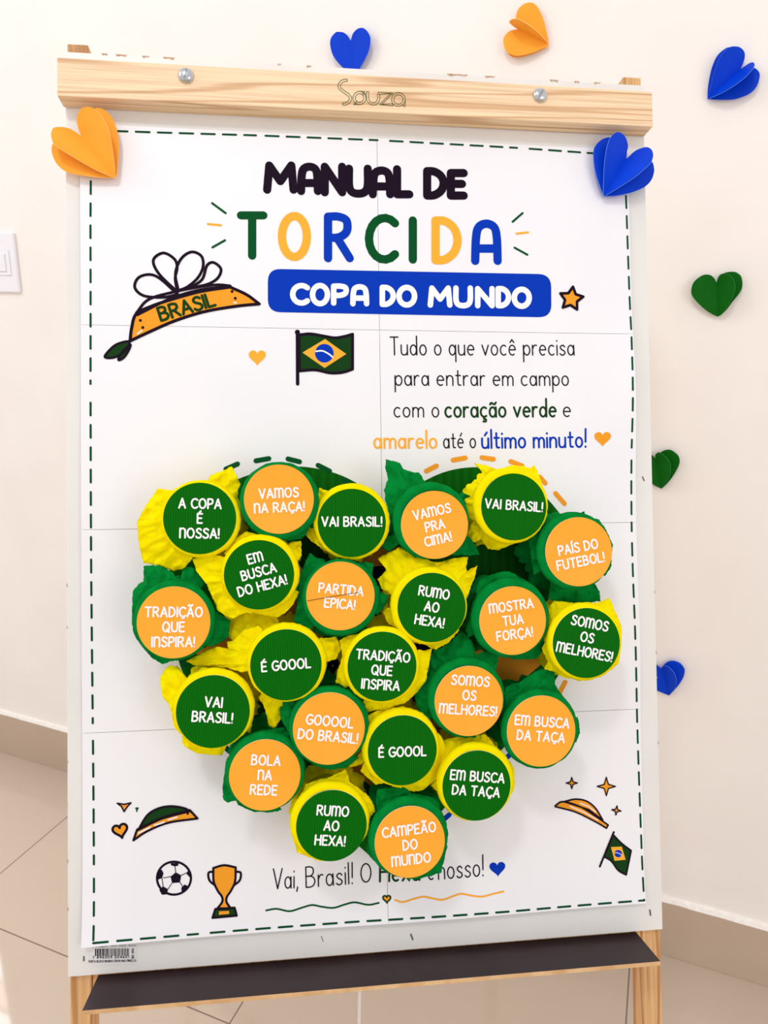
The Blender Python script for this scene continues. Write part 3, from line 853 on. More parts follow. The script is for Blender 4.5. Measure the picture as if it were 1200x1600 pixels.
def flag(name, poleline, field, rhomb, circ, rad, lw, label):
    bm = B()
    fill(bm, [A(*p) for p in field], pp(.00025), 0); ribbon(bm, [A(*p) for p in field], lw * SC, pp(.0004), closed=True, mi=1)
    ribbon(bm, [A(*p) for p in poleline], lw * 1.15 * SC, pp(.00043), mi=1)
    fill(bm, [A(*p) for p in rhomb], pp(.0004), 2)
    fill(bm, [A(circ[0] + rad * math.cos(a * PI / 12), circ[1] + rad * math.sin(a * PI / 12)) for a in range(24)], pp(.0005), 3)
    ribbon(bm, [A(circ[0] + x * rad, circ[1] + y * rad) for x, y in smooth_pts([(-.92, -.2), (-.2, -.25), (.5, .1), (.88, .42)])], rad * .16 * SC, pp(.0006), mi=4)
    return obj(name, bm, ['olive_ink', 'black_ink', 'orange_ink', 'blue_ink', 'white_ink'], poster, label=label)


flag('printed_flag', Z5([(847, 390), (848, 600)]), Z5(smooth_pts([(853, 400), (900, 396), (950, 404), (1000, 412), (1040, 406), (1072, 397)]) + smooth_pts([(1072, 540), (1030, 553), (980, 555), (920, 543), (855, 547)])),
     Z5([(868, 472), (960, 417), (1046, 478), (958, 535)]), Z5([(957, 475)])[0], 14.6, 4.4, 'printed waving flag on a black pole below the blue banner')
bm = B(); c = Z5([(847, 389)])[0]; fill(bm, [A(c[0] + 4 * math.cos(a * PI / 6), c[1] + 4 * math.sin(a * PI / 6)) for a in range(12)], pp(.0005)); obj('flag_finial', bm, 'black_ink', poster)
print_part('printed_heart', 'orange_ink', filled(heart_pts(402, 557.5, 27, 0)), 'orange heart left of the printed flag')
ZR = lambda L: [(640 + x / 2.857, 1200 + y / 2.857) for x, y in L]
flag('printed_flag', ZR([(911, 286), (848, 438)]), ZR(smooth_pts([(908, 297), (945, 335), (988, 368)]) + smooth_pts([(965, 475), (930, 455), (900, 415), (868, 395)])), ZR([(898, 352), (946, 350), (963, 408), (914, 413)]), ZR([(930, 381)])[0], 5.8, 2.8, 'small printed flag near the lower right corner')
for cx, cy, r in ((724, 67, 25), (878, 82, 41), (923, 189, 21)):
    c = ZR([(cx, cy)])[0]; outlined('printed_sparkle', star_pts(c[0], c[1], r / 2.857, 0 if cy < 150 else 8, 4, .32), 'dorange_ink', 1.9)
bm = B(); cpts = ZR(smooth_pts([(690, 150), (740, 139), (790, 148), (830, 180), (862, 232)]) + [(800, 186)]); fill(bm, [A(*p) for p in cpts], pp(.00025)); ribbon(bm, [A(*p) for p in cpts], 2.6 * SC, pp(.0004), closed=True, mi=1)
cpts = ZR(smooth_pts([(650, 168), (685, 150), (760, 172), (830, 215), (886, 254)]) + smooth_pts([(878, 268), (830, 240), (740, 196), (650, 172)])); fill(bm, [A(*p) for p in cpts], pp(.0003)); ribbon(bm, [A(*p) for p in cpts], 2.6 * SC, pp(.0005), closed=True, mi=1)
ribbon(bm, [A(*p) for p in ZR([(715, 170), (780, 198), (840, 232)])], 1.6 * SC, pp(.0005), mi=2); ribbon(bm, [A(*p) for p in ZR([(760, 156), (800, 172), (830, 196)])], 1.6 * SC, pp(.0005), mi=2)
obj('printed_headband', bm, ['dorange_ink', 'black_ink', 'white_ink'], poster, label='printed orange striped headband near the lower right corner')
# lower left group: cap, ball, cup
ZL = lambda L: [(120 + x / 3, 1200 + y / 3) for x, y in L]
bm = B(); cpts = ZL(smooth_pts([(288, 290), (330, 222), (380, 190), (440, 179), (500, 187), (532, 202)]) + smooth_pts([(532, 202), (400, 237), (288, 290)])[1:-1]); fill(bm, [A(*p) for p in cpts], pp(.00025), 2); ribbon(bm, [A(*p) for p in cpts], 3.2 * SC, pp(.0004), closed=True, mi=1)
cpts = ZL([(266, 338)] + smooth_pts([(283, 288), (400, 233), (530, 197)]) + smooth_pts([(566, 236), (430, 256), (330, 296), (266, 338)])[:-1]); fill(bm, [A(*p) for p in cpts], pp(.0003)); ribbon(bm, [A(*p) for p in cpts], 3.2 * SC, pp(.0005), closed=True, mi=1)
for a, b in (((290, 304), (345, 277)), ((365, 268), (410, 253)), ((430, 242), (470, 229))): ribbon(bm, [A(*ZL([a])[0]), A(*ZL([b])[0])], 2.2 * SC, pp(.0006), mi=3)
fill(bm, [A(*p) for p in ZL([(520 + 6 * math.cos(a * PI / 4), 213 + 6 * math.sin(a * PI / 4)) for a in range(8)])], pp(.0006), 1)
obj('printed_cap', bm, ['dorange_ink', 'black_ink', 'olive_ink', 'white_ink'], poster, label='printed green cap with a yellow band at lower left')
outlined('printed_heart', [p for p in heart_pts(188, 1297, 23, -14)], 'dorange_ink', 3.4, label='outlined orange heart near the lower left corner')
bm = B(); cpts = ZL([(190, 165), (222, 170), (254, 163), (236, 182), (222, 204), (210, 180)]); fill(bm, [A(*p) for p in cpts], pp(.00025)); ribbon(bm, [A(*p) for p in cpts], 2.2 * SC, pp(.0004), closed=True, mi=1); obj('printed_sparkle', bm, ['dorange_ink', 'black_ink'], poster)
bm = B(); fill(bm, [A(*p) for p in ZL([(272, 188), (282, 183), (292, 187), (286, 196), (282, 208), (277, 204), (278, 196)])], pp(.00025)); obj('printed_speck', bm, 'dgreen_ink', poster)
bm = B(); c = ZL([(456, 515)])[0]; R0 = 26.5
ribbon(bm, [A(c[0] + R0 * math.cos(a * PI / 20), c[1] + (R0 - 1) * math.sin(a * PI / 20)) for a in range(40)], 3.2 * SC, pp(.0003), closed=True)
fill(bm, [A(*p) for p in ZL([(440, 508), (464, 488), (490, 502), (484, 535), (447, 538)])], pp(.00035))
for L in ([(440, 445), (478, 445), (474, 458), (458, 460), (442, 455)], [(380, 485), (398, 475), (407, 492), (400, 515), (378, 522)], [(524, 475), (538, 505), (530, 512), (514, 494)], [(387, 570), (405, 553), (428, 566), (424, 590), (400, 592)], [(490, 560), (505, 545), (530, 555), (514, 574), (492, 578)]):
    fill(bm, [A(*p) for p in ZL(L)], pp(.00035))
for a, b in (((464, 488), (460, 460)), ((440, 508), (407, 514)), ((400, 515), (405, 553)), ((447, 538), (428, 566)), ((484, 535), (495, 552)), ((490, 502), (516, 490))): ribbon(bm, [A(*ZL([a])[0]), A(*ZL([b])[0])], 1.1 * SC, pp(.0003))
obj('printed_ball', bm, 'black_ink', poster, label='printed football with black pentagons at lower left')
# plain gold cup in place of the trophy artwork
bm = B()
bowl = ZL(smooth_pts([(640, 468), (690, 455), (745, 465)]) + smooth_pts([(745, 465), (742, 530), (722, 575), (705, 600), (702, 625), (722, 655)])[1:] + smooth_pts([(660, 655), (682, 625), (680, 600), (662, 575), (642, 530), (640, 468)])[:-1])
fill(bm, [A(*p) for p in bowl], pp(.00025)); ribbon(bm, [A(*p) for p in bowl], 3.2 * SC, pp(.0004), closed=True, mi=1)
for L in ([(641, 485), (618, 490), (622, 525), (650, 550)], [(744, 485), (768, 490), (764, 525), (735, 550)]): ribbon(bm, [A(*p) for p in ZL(smooth_pts(L))], 3.2 * SC, pp(.0004), mi=1)
base = ZL([(650, 658), (740, 652), (750, 688), (637, 698)]); fill(bm, [A(*p) for p in base], pp(.0003), 2); ribbon(bm, [A(*p) for p in base], 3.2 * SC, pp(.0005), closed=True, mi=1)
fill(bm, [A(*p) for p in ZL([(668, 668), (714, 666), (715, 680), (667, 684)])], pp(.0005))
obj('printed_cup', bm, ['dorange_ink', 'black_ink', 'olive_ink'], poster, label='printed plain gold winners cup on a dark green base')

# big flag-coloured heart under the cups
HL = smooth_pts([(600, 800), (585, 775), (545, 748), (500, 733), (450, 729), (395, 740), (340, 765), (300, 805), (270, 870), (262, 940), (275, 1020), (310, 1100), (370, 1165), (450, 1240), (540, 1305), (606, 1350),
                 (660, 1300), (720, 1235), (790, 1165), (850, 1090), (895, 1010), (912, 930), (905, 860), (880, 810), (840, 765), (790, 737), (740, 730), (690, 739), (640, 765), (612, 785)], True, 4)
bm = B(); ring_fill(bm, [A(*p) for p in HL], A(600, 1000), pp(.00025), 12); hp = obj('printed_flag_heart', bm, 'green_ink', poster, label='big green heart printed under the cups')
def dens(pts, k=12):
    out = []
    for a, b in zip(pts, pts[1:] + pts[:1]): out += [tuple(Vector(a).lerp(Vector(b), i / k)) for i in range(k)]
    return out
bm = B(); ring_fill(bm, [A(*p) for p in dens([(305, 1020), (598, 838), (872, 1015), (602, 1245)])], A(600, 1025), pp(.00045), 8); obj('heart_rhombus', bm, 'dorange_ink', hp)
bm = B(); ring_fill(bm, [A(598 + 118 * math.cos(a * PI / 20), 1012 + 128 * math.sin(a * PI / 20)) for a in range(40)], A(598, 1012), pp(.00065), 6); dk = obj('heart_disc', bm, 'navy_ink', hp)
bm = B()
for x, y, r in ((511, 1048, 4), (520, 1040, 2.5), (643, 1098, 3), (578, 1130, 3), (620, 905, 3), (590, 1100, 3), (545, 1080, 2.5), (650, 1060, 2.5)): fill(bm, [A(*p) for p in star_pts(x, y, r, 10, 5, .45)], pp(.0008))
obj('disc_stars', bm, 'white_ink', dk)
# dashed heart outline
def hd(col):
    L = {0: [(355, 731), (371, 725)], 1: []}
    G = [((353, 733), (371, 725)), ((400, 720), (420, 716.5)), ((450, 717), (468, 721.5)), ((497, 727), (515, 736)), ((536, 749), (552, 758))]
    Or = [((666, 736), (682, 728)), ((708, 719), (727, 715.5)), ((753, 715), (771, 717.5)), ((798, 721), (816, 728)), ((843, 745), (852, 755)), ((868, 771), (882, 787)), ((926, 880), (931, 900)), ((883, 1066), (874, 1083))]
    Gl = [((352, 1168), (366, 1180)), ((290, 1040), (284, 1030)), ((255, 900), (258, 880))]
    Bl = [((799, 1177), (788, 1188)), ((702, 1273), (688, 1285)), ((540, 1330), (525, 1318))]
    S = {'dgreen_ink': G + Gl, 'dorange_ink': Or, 'blue_ink': Bl}[col]
    return S
for k in ('dgreen_ink', 'dorange_ink', 'blue_ink'):
    for a, b in hd(k): print_part('heart_dash', k, lambda bm, f: ribbon(bm, [A(*a), A(*b)], 7.6 * SC, f), {'dg': 'green', 'do': 'orange', 'bl': 'blue'}[k[:2]] + ' dash of the outline round the printed heart')

# ------------------------------------------------------------------ surprise cups
# key: centre, label radius (photo px), text lines, text turn (deg, clockwise), text dy px, rim centre offset px, rim factor, height, crepe flaps
def z(sx, ox, oy, L): return [(ox + x / sx, oy + y / sx) for x, y in L]


CUPS = [
 dict(c=(312.4, 810), r=57, col='g', t=['A COPA', 'É', 'nOSSA!'], rot=1, dy=0, ro=(1.3, 1), rf=1.10, h=.073, where='leftmost of the top row',
      fl=[[(308, 753), (297, 752), (290, 757), (270, 766), (246, 763), (228, 790), (214, 815), (217, 850), (224, 880), (250, 884), (272, 893), (288, 888), (305, 866)], [(322, 754), (328.7, 742.7), (345, 737), (362, 729), (370, 744), (376, 757), (368, 775)]]),
 dict(c=(436, 780), r=54.5, col='o', t=['VAmOS', 'nA RAÇA!'], rot=-2.5, dy=1.5, ro=(.8, 2.4), rf=1.14, h=.076, where='second in the top row',
      fl=[[(487, 815), (478, 836), (470, 841), (451, 845), (438, 842)], [(492, 795), (496, 820), (486, 826)]]),
 dict(c=(549.8, 817), r=53.2, col='g', t=['VAI BRASIL!'], rot=0, dy=-2, ro=(.3, -2), rf=1.13, h=.072, where='left of the poster seam',
      fl=[[(494, 800), (497, 775), (499, 762), (508, 766), (518, 768), (530, 768)], [(492, 815), (489, 818), (473.6, 832), (487, 846), (500, 855), (520, 868)]]),
 dict(c=(679, 820), r=52.2, col='o', t=['VAmOS', 'PRA', 'CImA!'], rot=-12.6, dy=1, ro=(-4.4, -6.5), rf=1.15, h=.074, where='beside a green tongue',
      fl=[[(650, 872), (624, 850), (610, 806), (602, 782), (600.5, 765), (606.5, 748), (602, 731), (603, 718), (612, 720), (625, 723), (622, 731), (634, 734), (645, 737.5), (656, 739), (659, 744), (661, 749.5), (668, 757), (690, 762)], [(707, 867), (728, 868), (750, 867), (743, 852), (735, 840)], [(618, 845), (607, 862), (597, 855), (606, 838)], [(728, 790), (735, 775), (722, 768)]]),
 dict(c=(802.7, 792), r=50.8, col='g', t=['VAI BRASIL!'], rot=4, dy=-2.5, ro=(-3, -2.6), rf=1.16, h=.075, where='upper right lobe',
      fl=[[(745, 755), (756, 744), (751, 734), (745, 728), (741, 723), (750, 725), (760, 728), (772, 732), (780, 735), (797, 727), (815, 728), (828, 732), (835, 727), (839, 735), (843, 745), (848, 760)], [(750, 765), (743.5, 774), (726.6, 780), (729, 804), (738.7, 813.6), (742, 816)], [(742, 812), (736, 820), (726, 840), (724, 852), (740, 848), (751, 842.6), (763, 858), (780, 859.5), (795, 853), (809, 846)]]),
 dict(c=(904, 862), r=51.8, col='o', t=['PAÍS DO', 'FUTEBOL!'], rot=-11, dy=4, ro=(-5, -1), rf=1.14, h=.074, where='uppermost at the right',
      fl=[[(845, 850), (847, 821), (860, 815), (874, 812), (895, 806), (912.7, 799), (916, 808), (935.6, 812), (945, 825), (957, 850), (955, 885), (945, 900)], [(850, 890), (834, 898), (826, 845), (846, 820)], [(862, 900), (857, 937), (885, 942), (915, 942), (938, 939), (937, 925), (928, 914)]]),
 dict(c=(405, 898), r=54.8, col='g', t=['Em', 'BUSCA', 'DO HEXA!'], rot=-15, dy=-5, ro=(2, -2.7), rf=1.12, h=.079, where='below the top left cup',
      fl=[[(350, 870), (335, 868), (300.7, 873), (307, 892), (323, 913), (335, 940), (339, 953), (352, 962), (363, 967), (380, 958), (398, 958), (420, 962), (434, 965), (446, 957), (458, 945), (468, 925)], [(350, 866), (356, 852), (361, 849), (370, 840), (384, 831), (400, 834)], [(462, 880), (471, 870), (471, 845), (455, 846)]]),
 dict(c=(271.5, 972.3), r=57.3, col='o', t=['TRADIÇÃO', 'QUE', 'InSPIRA!'], rot=0, dy=7, ro=(.2, -2.6), rf=1.12, h=.072, where='leftmost of all',
      fl=[[(224, 1014), (226, 1015), (212, 996), (208, 986), (206, 970), (207, 923.5), (215, 915), (225, 908), (224, 885), (236, 883), (250, 884), (260, 889), (271, 894.5), (276, 905), (283, 903), (287, 885), (298, 886), (308, 890), (320, 912)], [(325, 945), (335, 955), (348, 962), (360, 969), (357, 996), (345, 1004), (330, 1010), (318, 1008)], [(224, 1013), (238, 1028), (253, 1038), (270, 1033), (287, 1030), (300, 1024)]]),
 dict(c=(532, 931), r=53.3, col='o', t=['PARTIDA', 'EPICA!'], rot=5, dy=1, ro=(1, 3.2), rf=1.13, h=.078, where='with a torn crease',
      fl=[[(485, 985), (476, 982), (465, 974), (459, 970), (462, 955), (465, 945), (461, 927), (466, 908), (472, 893), (478, 876), (484.5, 864), (495, 872), (506, 874)], [(592, 915), (594, 925), (607, 930), (604, 942), (600, 949), (590, 960)], [(556, 880), (567, 877.6), (583.6, 880), (582, 895), (580, 902)], [(490, 985), (505, 994), (530, 999), (560, 996), (578, 985)]]),
 dict(c=(674.5, 949), r=53.2, col='g', t=['RUmO', 'AO', 'HEXA!'], rot=9, dy=-1, ro=(-3.7, -1.7), rf=1.13, h=.077, where='fan of paper above it',
      fl=[[(612, 930), (596, 920), (590, 905), (604, 890), (590, 873), (606, 864), (625, 855), (644, 867), (665, 874), (685, 879), (705, 873), (731, 870), (728, 893), (745.5, 884), (742, 900), (733, 925), (728, 935)], [(618, 955), (606, 950), (598, 955), (606, 975), (618, 980)], [(640, 1003), (660, 1006), (680, 1015), (700, 1005), (718, 985)]]),
 dict(c=(801, 969.5), r=51.8, col='o', t=['mOSTRA', 'TUA', 'FORÇA!'], rot=-8, dy=-1, ro=(-2.5, -3.7), rf=1.18, h=.074, where='green folds below it',
      fl=[[(744, 930), (745, 915), (752, 904), (770, 897), (790, 892), (800, 895), (812, 902), (830, 912)], [(742, 990), (732, 996), (728, 985), (734, 965), (740, 955)], [(775, 1018), (790, 1024), (805, 1031), (822, 1030), (837, 1030), (846, 1020), (852, 1005), (858, 975)]]),
 dict(c=(916, 1004.5), r=52.3, col='g', t=['SOmOS', 'OS', 'mELHORES!'], rot=11, dy=-9, ro=(-1, -2), rf=1.12, h=.076, where='rightmost of all',
      fl=[[(856, 1000), (857, 970), (857, 950), (865, 939), (890, 941), (907, 946), (922, 943), (940, 940), (951, 934), (957, 945), (962, 957), (968, 970), (972, 985), (970, 1010), (966, 1037), (954, 1047), (940, 1057), (925, 1062), (907, 1064), (892, 1060), (882, 1059), (869, 1051), (850, 1045), (856, 1034), (846, 1012), (855, 1000)]]),
 dict(c=(447, 1038.5), r=55.7, col='g', t=['É GOOOL'], rot=-5, dy=0, ro=(1, -2.6), rf=1.12, h=.080, where='left of centre',
      fl=[[(405, 977), (380, 985), (364, 1001), (354, 1003), (357, 1015), (340, 1010), (323, 1015), (290, 1033), (305, 1040), (325, 1040), (357, 1044), (378, 1050)], [(496, 997), (510, 997), (525, 995), (534, 1012), (525, 1030), (510, 1034)], [(403, 1090), (410, 1098), (415, 1110), (419.6, 1134), (426, 1138), (432, 1136), (439, 1122), (441, 1100)], [(388, 1012), (366, 1004), (350, 986), (344, 968), (360, 955), (378, 951), (396, 957), (412, 953), (432, 962), (436, 976)]]),
 dict(c=(597, 1041), r=53.7, col='g', t=['TRADIÇÃO', 'QUE', 'InSPIRA'], rot=4, dy=6, ro=(0, -1), rf=1.12, h=.081, where='middle of the heart',
      fl=[[(540, 1075), (530, 1068), (524, 1067), (527, 1052), (535, 1025), (530, 1000), (545, 993), (560, 990)], [(655, 1015), (667, 1017), (675, 1012), (670, 1040), (665, 1065), (655, 1077), (645, 1088), (635, 1097), (618, 1103), (602, 1110), (590, 1108), (575, 1113), (565, 1100)]]),
 dict(c=(732.5, 1095), r=53.2, col='o', t=['SOmOS', 'OS', 'mELHORES!'], rot=3.5, dy=-9, ro=(-3, -5), rf=1.14, h=.074, where='right of the middle',
      fl=[[(668, 1125), (655, 1110), (652, 1105), (647, 1087), (660, 1065), (668, 1040), (677, 1015), (690, 1012), (705, 1000), (722, 985), (732, 995), (740, 1007), (742, 1022), (762, 1017), (780, 1016), (778, 1030), (776, 1045)], [(690, 1135), (705, 1150), (725, 1153), (745, 1152)]]),
 dict(c=(333, 1111.5), r=57.6, col='g', t=['VAI', 'BRASIL!'], rot=3, dy=-3, ro=(.8, -4), rf=1.11, h=.073, where='yellow tab at its left',
      fl=[[(290, 1155), (272, 1136), (268, 1115), (265, 1102), (257, 1092), (253, 1085), (250, 1059), (257, 1047), (265, 1039.5), (276, 1041), (282, 1050), (287, 1064), (300, 1056), (316, 1043), (330, 1045), (350, 1047)], [(284, 1150), (284, 1160), (289, 1167), (308, 1177), (328, 1179), (347, 1180), (352, 1170), (356, 1160)], [(388, 1140), (391, 1148), (396, 1120), (398, 1112), (392, 1100)]]),
 dict(c=(514, 1138), r=56, col='o', t=['GOOOOL', 'DO BRASIL!'], rot=5, dy=0, ro=(.3, -2.2), rf=1.12, h=.079, where='below the middle',
      fl=[[(470, 1178), (458, 1160), (450, 1142), (440, 1125), (437, 1117), (437, 1097), (455, 1092), (475, 1085)], [(520, 1073), (540, 1072), (557, 1076), (568, 1090), (573, 1105), (575, 1130)], [(475, 1185), (490, 1196), (515, 1203), (540, 1200), (560, 1185)]]),
 dict(c=(628.7, 1172), r=53.7, col='g', t=['É GOOOL'], rot=-2, dy=2, ro=(-2, -3.3), rf=1.13, h=.077, where='lower right of centre',
      fl=[[(572, 1165), (566, 1150), (575, 1118), (589, 1110), (605, 1105)], [(684, 1145), (690, 1152), (699, 1172), (698, 1190), (690, 1205), (680, 1219), (661, 1234), (647, 1237), (629, 1233), (612, 1228)], [(570, 1190), (563, 1205), (575, 1216), (587, 1226), (600, 1224)], [(566, 1172), (556, 1186), (542, 1200), (560, 1196), (570, 1190)]]),
 dict(c=(845.5, 1142), r=53.2, col='o', t=['Em BUSCA', 'DA TAÇA'], rot=4, dy=-3.5, ro=(-.5, -2), rf=1.13, h=.073, where='lower right edge',
      fl=[[(786, 1130), (784, 1100), (790, 1075), (800, 1068), (810, 1067), (835, 1050), (865, 1040), (867, 1055), (867, 1070), (875, 1082), (885, 1095)], [(902, 1120), (905, 1132), (906, 1145), (900, 1160)], [(790, 1165), (797, 1180), (806, 1188), (825, 1196), (850, 1199)]]),
 dict(c=(414, 1210.5), r=55.6, col='o', t=['BOLA', 'nA', 'REDE'], rot=2, dy=0, ro=(0, -4), rf=1.13, h=.073, where='lower left edge',
      fl=[[(372, 1258), (369, 1250), (355, 1254), (349, 1250), (348, 1232), (350, 1215), (355, 1190), (365, 1160), (375, 1152), (388, 1146), (415, 1141), (430, 1138), (445, 1137), (452, 1148), (460, 1160)], [(368, 1250), (376, 1260), (395, 1268), (420, 1270), (440, 1266)]]),
 dict(c=(744.5, 1227), r=53, col='g', t=['Em BUSCA', 'DA TAÇA'], rot=4, dy=-3, ro=(-.5, -4.2), rf=1.14, h=.074, where='lowest at the right',
      fl=[[(688, 1195), (686, 1175), (694, 1156), (710, 1152), (727, 1147), (743, 1147), (759, 1147), (770, 1160), (777, 1174)], [(685, 1215), (673, 1228), (682, 1236), (690, 1240)], [(797, 1190), (803, 1200), (804, 1225), (800, 1240)]]),
 dict(c=(518, 1289.5), r=55, col='g', t=['RUmO', 'AO', 'HEXA!'], rot=3, dy=0, ro=(-2.2, -5), rf=1.13, h=.075, where='near the bottom',
      fl=[[(466, 1245), (473, 1235), (476, 1225), (495, 1220), (503, 1217), (510, 1217), (525, 1209), (540, 1202), (544, 1212), (547, 1222), (560, 1232), (572, 1240), (580, 1250), (584, 1258), (587, 1267), (580, 1275), (575, 1284)], [(460, 1290), (455, 1300), (460, 1318), (465, 1332), (482, 1339), (500, 1346), (515, 1343)]]),
 dict(c=(640.3, 1315), r=54.6, col='o', t=['CAmPEÃO', 'DO', 'mUnDO'], rot=-7, dy=4, ro=(-1.3, -5), rf=1.15, h=.076, where='lowest of all',
      fl=[[(590, 1275), (587, 1250), (589, 1233), (610, 1230), (631, 1230), (645, 1240), (655, 1241), (666, 1244), (676, 1246), (685, 1251), (687, 1260), (689, 1270), (694, 1285)], [(582, 1310), (573, 1317), (572, 1325), (573, 1333), (584, 1345), (592, 1352)], [(699, 1320), (696, 1335), (692, 1350), (689, 1363), (675, 1368), (655, 1373), (635, 1374)]]),
]
GRP = 'paper wrapped cups making a heart'


def crumple(x, y, sd):
    """sharp paper folds: ridges of noise and creases between flat facets"""
    d = noise.voronoi(Vector((x, y, sd)))[0]
    return min(.5, d[1] - d[0]) * 1.2 - .3 + .6 * (1 - 2 * abs(noise.noise(Vector((x * 1.3, y * 1.3, sd + 9)))))


def rot2(p, a):
    c, s = math.cos(a), math.sin(a); return Vector((p[0] * c - p[1] * s, p[0] * s + p[1] * c))


for ci, k in enumerate(CUPS):
    rnd = random.Random(100 + ci); H = k['h']; cx, cy = k['c']
    crepe = 'crepe_yellow' if k['col'] == 'g' else 'crepe_green'
    lab = 'label_green' if k['col'] == 'g' else 'label_orange'
    cu = Vector(at(cx, cy, H)); a1 = math.radians(k['rot'])
    tdir = (Vector(at(cx + 20 * math.cos(a1), cy + 20 * math.sin(a1), H)) - cu).normalized()
    S = (Vector(at(cx + 20, cy, H)) - cu).length / 20               # m per px at the rim
    R = k['r'] * S
    rc = Vector(at(cx + k['ro'][0], cy + k['ro'][1], H)); RR = R * k['rf']
    phrase = ' '.join(k['t']).upper().strip('!')
    lb = ('green' if k['col'] == 'g' else 'orange') + ' cup in ' + ('yellow' if k['col'] == 'g' else 'green') + ' paper reading ' + phrase + ', ' + k['where']
    root = thing('surprise_cup', lb, 'cup', EM @ Matrix.Translation((rc.x, -.0031, rc.y)), GRP)
    # body: pleated crepe round a tapering tumbler
    bm = B(); seg = 60; lv = 9; prev = None; ph = rnd.random() * 50; zb = .0034
    for j in range(lv + 1):
        t = j / lv; zz = zb + (H - .008 - zb) * t; rad = RR * (.70 + .25 * t ** .8)
        cur = []
        for i in range(seg):
            a = 2 * PI * i / seg
            q = rad * (1 + .03 * crumple(math.cos(a) * 3 + ph, math.sin(a) * 3 + zz * 40, ph) + .035 * noise.noise(Vector((math.cos(a) * 4 + ph, math.sin(a) * 4, zz * 30))) + .02 * math.sin(a * 17 + ph + 2 * t))
            cur.append(bm.verts.new(E(rc.x + q * math.cos(a), rc.y + q * math.sin(a), zz)))
        if prev:
            for i in range(seg): bm.faces.new([prev[i], prev[(i + 1) % seg], cur[(i + 1) % seg], cur[i]])
        else: bm.faces.new(cur[::-1])
        prev = cur
    bm.faces.new(prev)
    obj('cup_body', bm, crepe, root, smooth=True)
    # rolled paper rim closing over the mouth
    bm = B(); seg = 72; mr = max(.0048, (RR - R) * .62 + .002); mj = RR - mr; ms = 10; grid = []
    for i in range(seg):
        a = 2 * PI * i / seg
        wob = 1 + .018 * noise.noise(Vector((math.cos(a) * 2.4 + ph, math.sin(a) * 2.4, 3)))
        row = []
        for j in range(ms):
            b = 2 * PI * j / ms
            m2 = mr * (1 + .10 * crumple(a * 5, j * .5 + ph, ph) + .10 * noise.noise(Vector((math.cos(a) * 9 + ph, math.sin(a) * 9, j * .6))))
            q = mj * wob + m2 * math.cos(b)
            row.append(bm.verts.new(E(rc.x + q * math.cos(a), rc.y + q * math.sin(a), H - .0042 + .0042 * math.sin(b))))
        grid.append(row)
    for i in range(seg):
        for j in range(ms): bm.faces.new([grid[i][j], grid[(i + 1) % seg][j], grid[(i + 1) % seg][(j + 1) % ms], grid[i][(j + 1) % ms]])
    ctr = bm.verts.new(E(rc.x, rc.y, H - .0012)); rim_in = [bm.verts.new(E(rc.x + mj * math.cos(2 * PI * i / seg), rc.y + mj * math.sin(2 * PI * i / seg), H - .0012)) for i in range(seg)]
    for i in range(seg): bm.faces.new([rim_in[i], rim_in[(i + 1) % seg], ctr])
    obj('rolled_rim', bm, crepe, root, smooth=True)
    # printed round card; a hair prouder than the rim
    zt = H + .0006; bm = B(); seg = 72
    lathe(bm, [(R, -.0009), (R, 0), (0, 0)], lambda x, y, q: E(cu.x + x, cu.y + y, zt + q), seg)
    for f in bm.faces:
        if len(f.verts) == 4: f.material_index = 1
    # the card keeps its own axes so the print banding turns with the text
    cm = bpy.data.objects.new('round_label', None)
    Mx = X * tdir.x + V * tdir.y; My = V * tdir.x - X * tdir.y; c0 = E(cu.x, cu.y, zt)
    W = Matrix(((Mx.x, My.x, N.x, c0.x), (Mx.y, My.y, N.y, c0.y), (Mx.z, My.z, N.z, c0.z), (0, 0, 0, 1)))
    bm.transform(W.inverted())
    me = bpy.data.meshes.new('round_label'); bm.to_mesh(me); bm.free(); me.materials.append(M[lab]); me.materials.append(M['card_edge'])
    bpy.data.objects.remove(cm)
    card = bpy.data.objects.new('round_label', me); C.objects.link(card); card.parent = root
    card.matrix_basis = wm(root).inverted() @ W
    card['label'] = ('dark green' if k['col'] == 'g' else 'orange') + ' round card with white capitals'
    # lettering
    bm = B(); cap = .258 * R; nl = len(k['t']); pitch = .415 * R
    dyv = Vector(at(cx, cy + k['dy'], H)) - cu if k['dy'] else Vector((0, 0))
    oy = dyv.dot(Vector((-tdir.y, tdir.x))); ox = dyv.dot(tdir)
    for li, t in enumerate(k['t']):
        st, wd = text_strokes(t, CAPS, .235)
        sx = min(cap * 1.03, 1.66 * R / wd) if nl > 1 or len(t) < 9 else 1.74 * R / wd
        by = oy + ((nl - 1) / 2 - li) * pitch - cap / 2
        for s in st:
            ribbon(bm, [(ox * .3 + (x - wd / 2) * sx, by + y * cap) for x, y in s], 0.05 * R, lambda x, y: c0 + Mx * x + My * y + N * .00035)
    o = obj('label_lettering', bm, 'white_ink', card)
    if k['t'][0] == 'PARTIDA':
        bm = B(); ribbon(bm, [(-.95 * R, -.23 * R), (-.7 * R, -.16 * R), (0, .02 * R), (.53 * R, .15 * R)], .016 * R, lambda x, y: c0 + Mx * x + My * y + N * .0006)
        obj('crease', bm, 'crease', card, label='torn crease across the orange card')
    # ragged crepe flaps poking out from behind the rim
    rp = k['r'] * k['rf']; rcx, rcy = cx + k['ro'][0], cy + k['ro'][1]
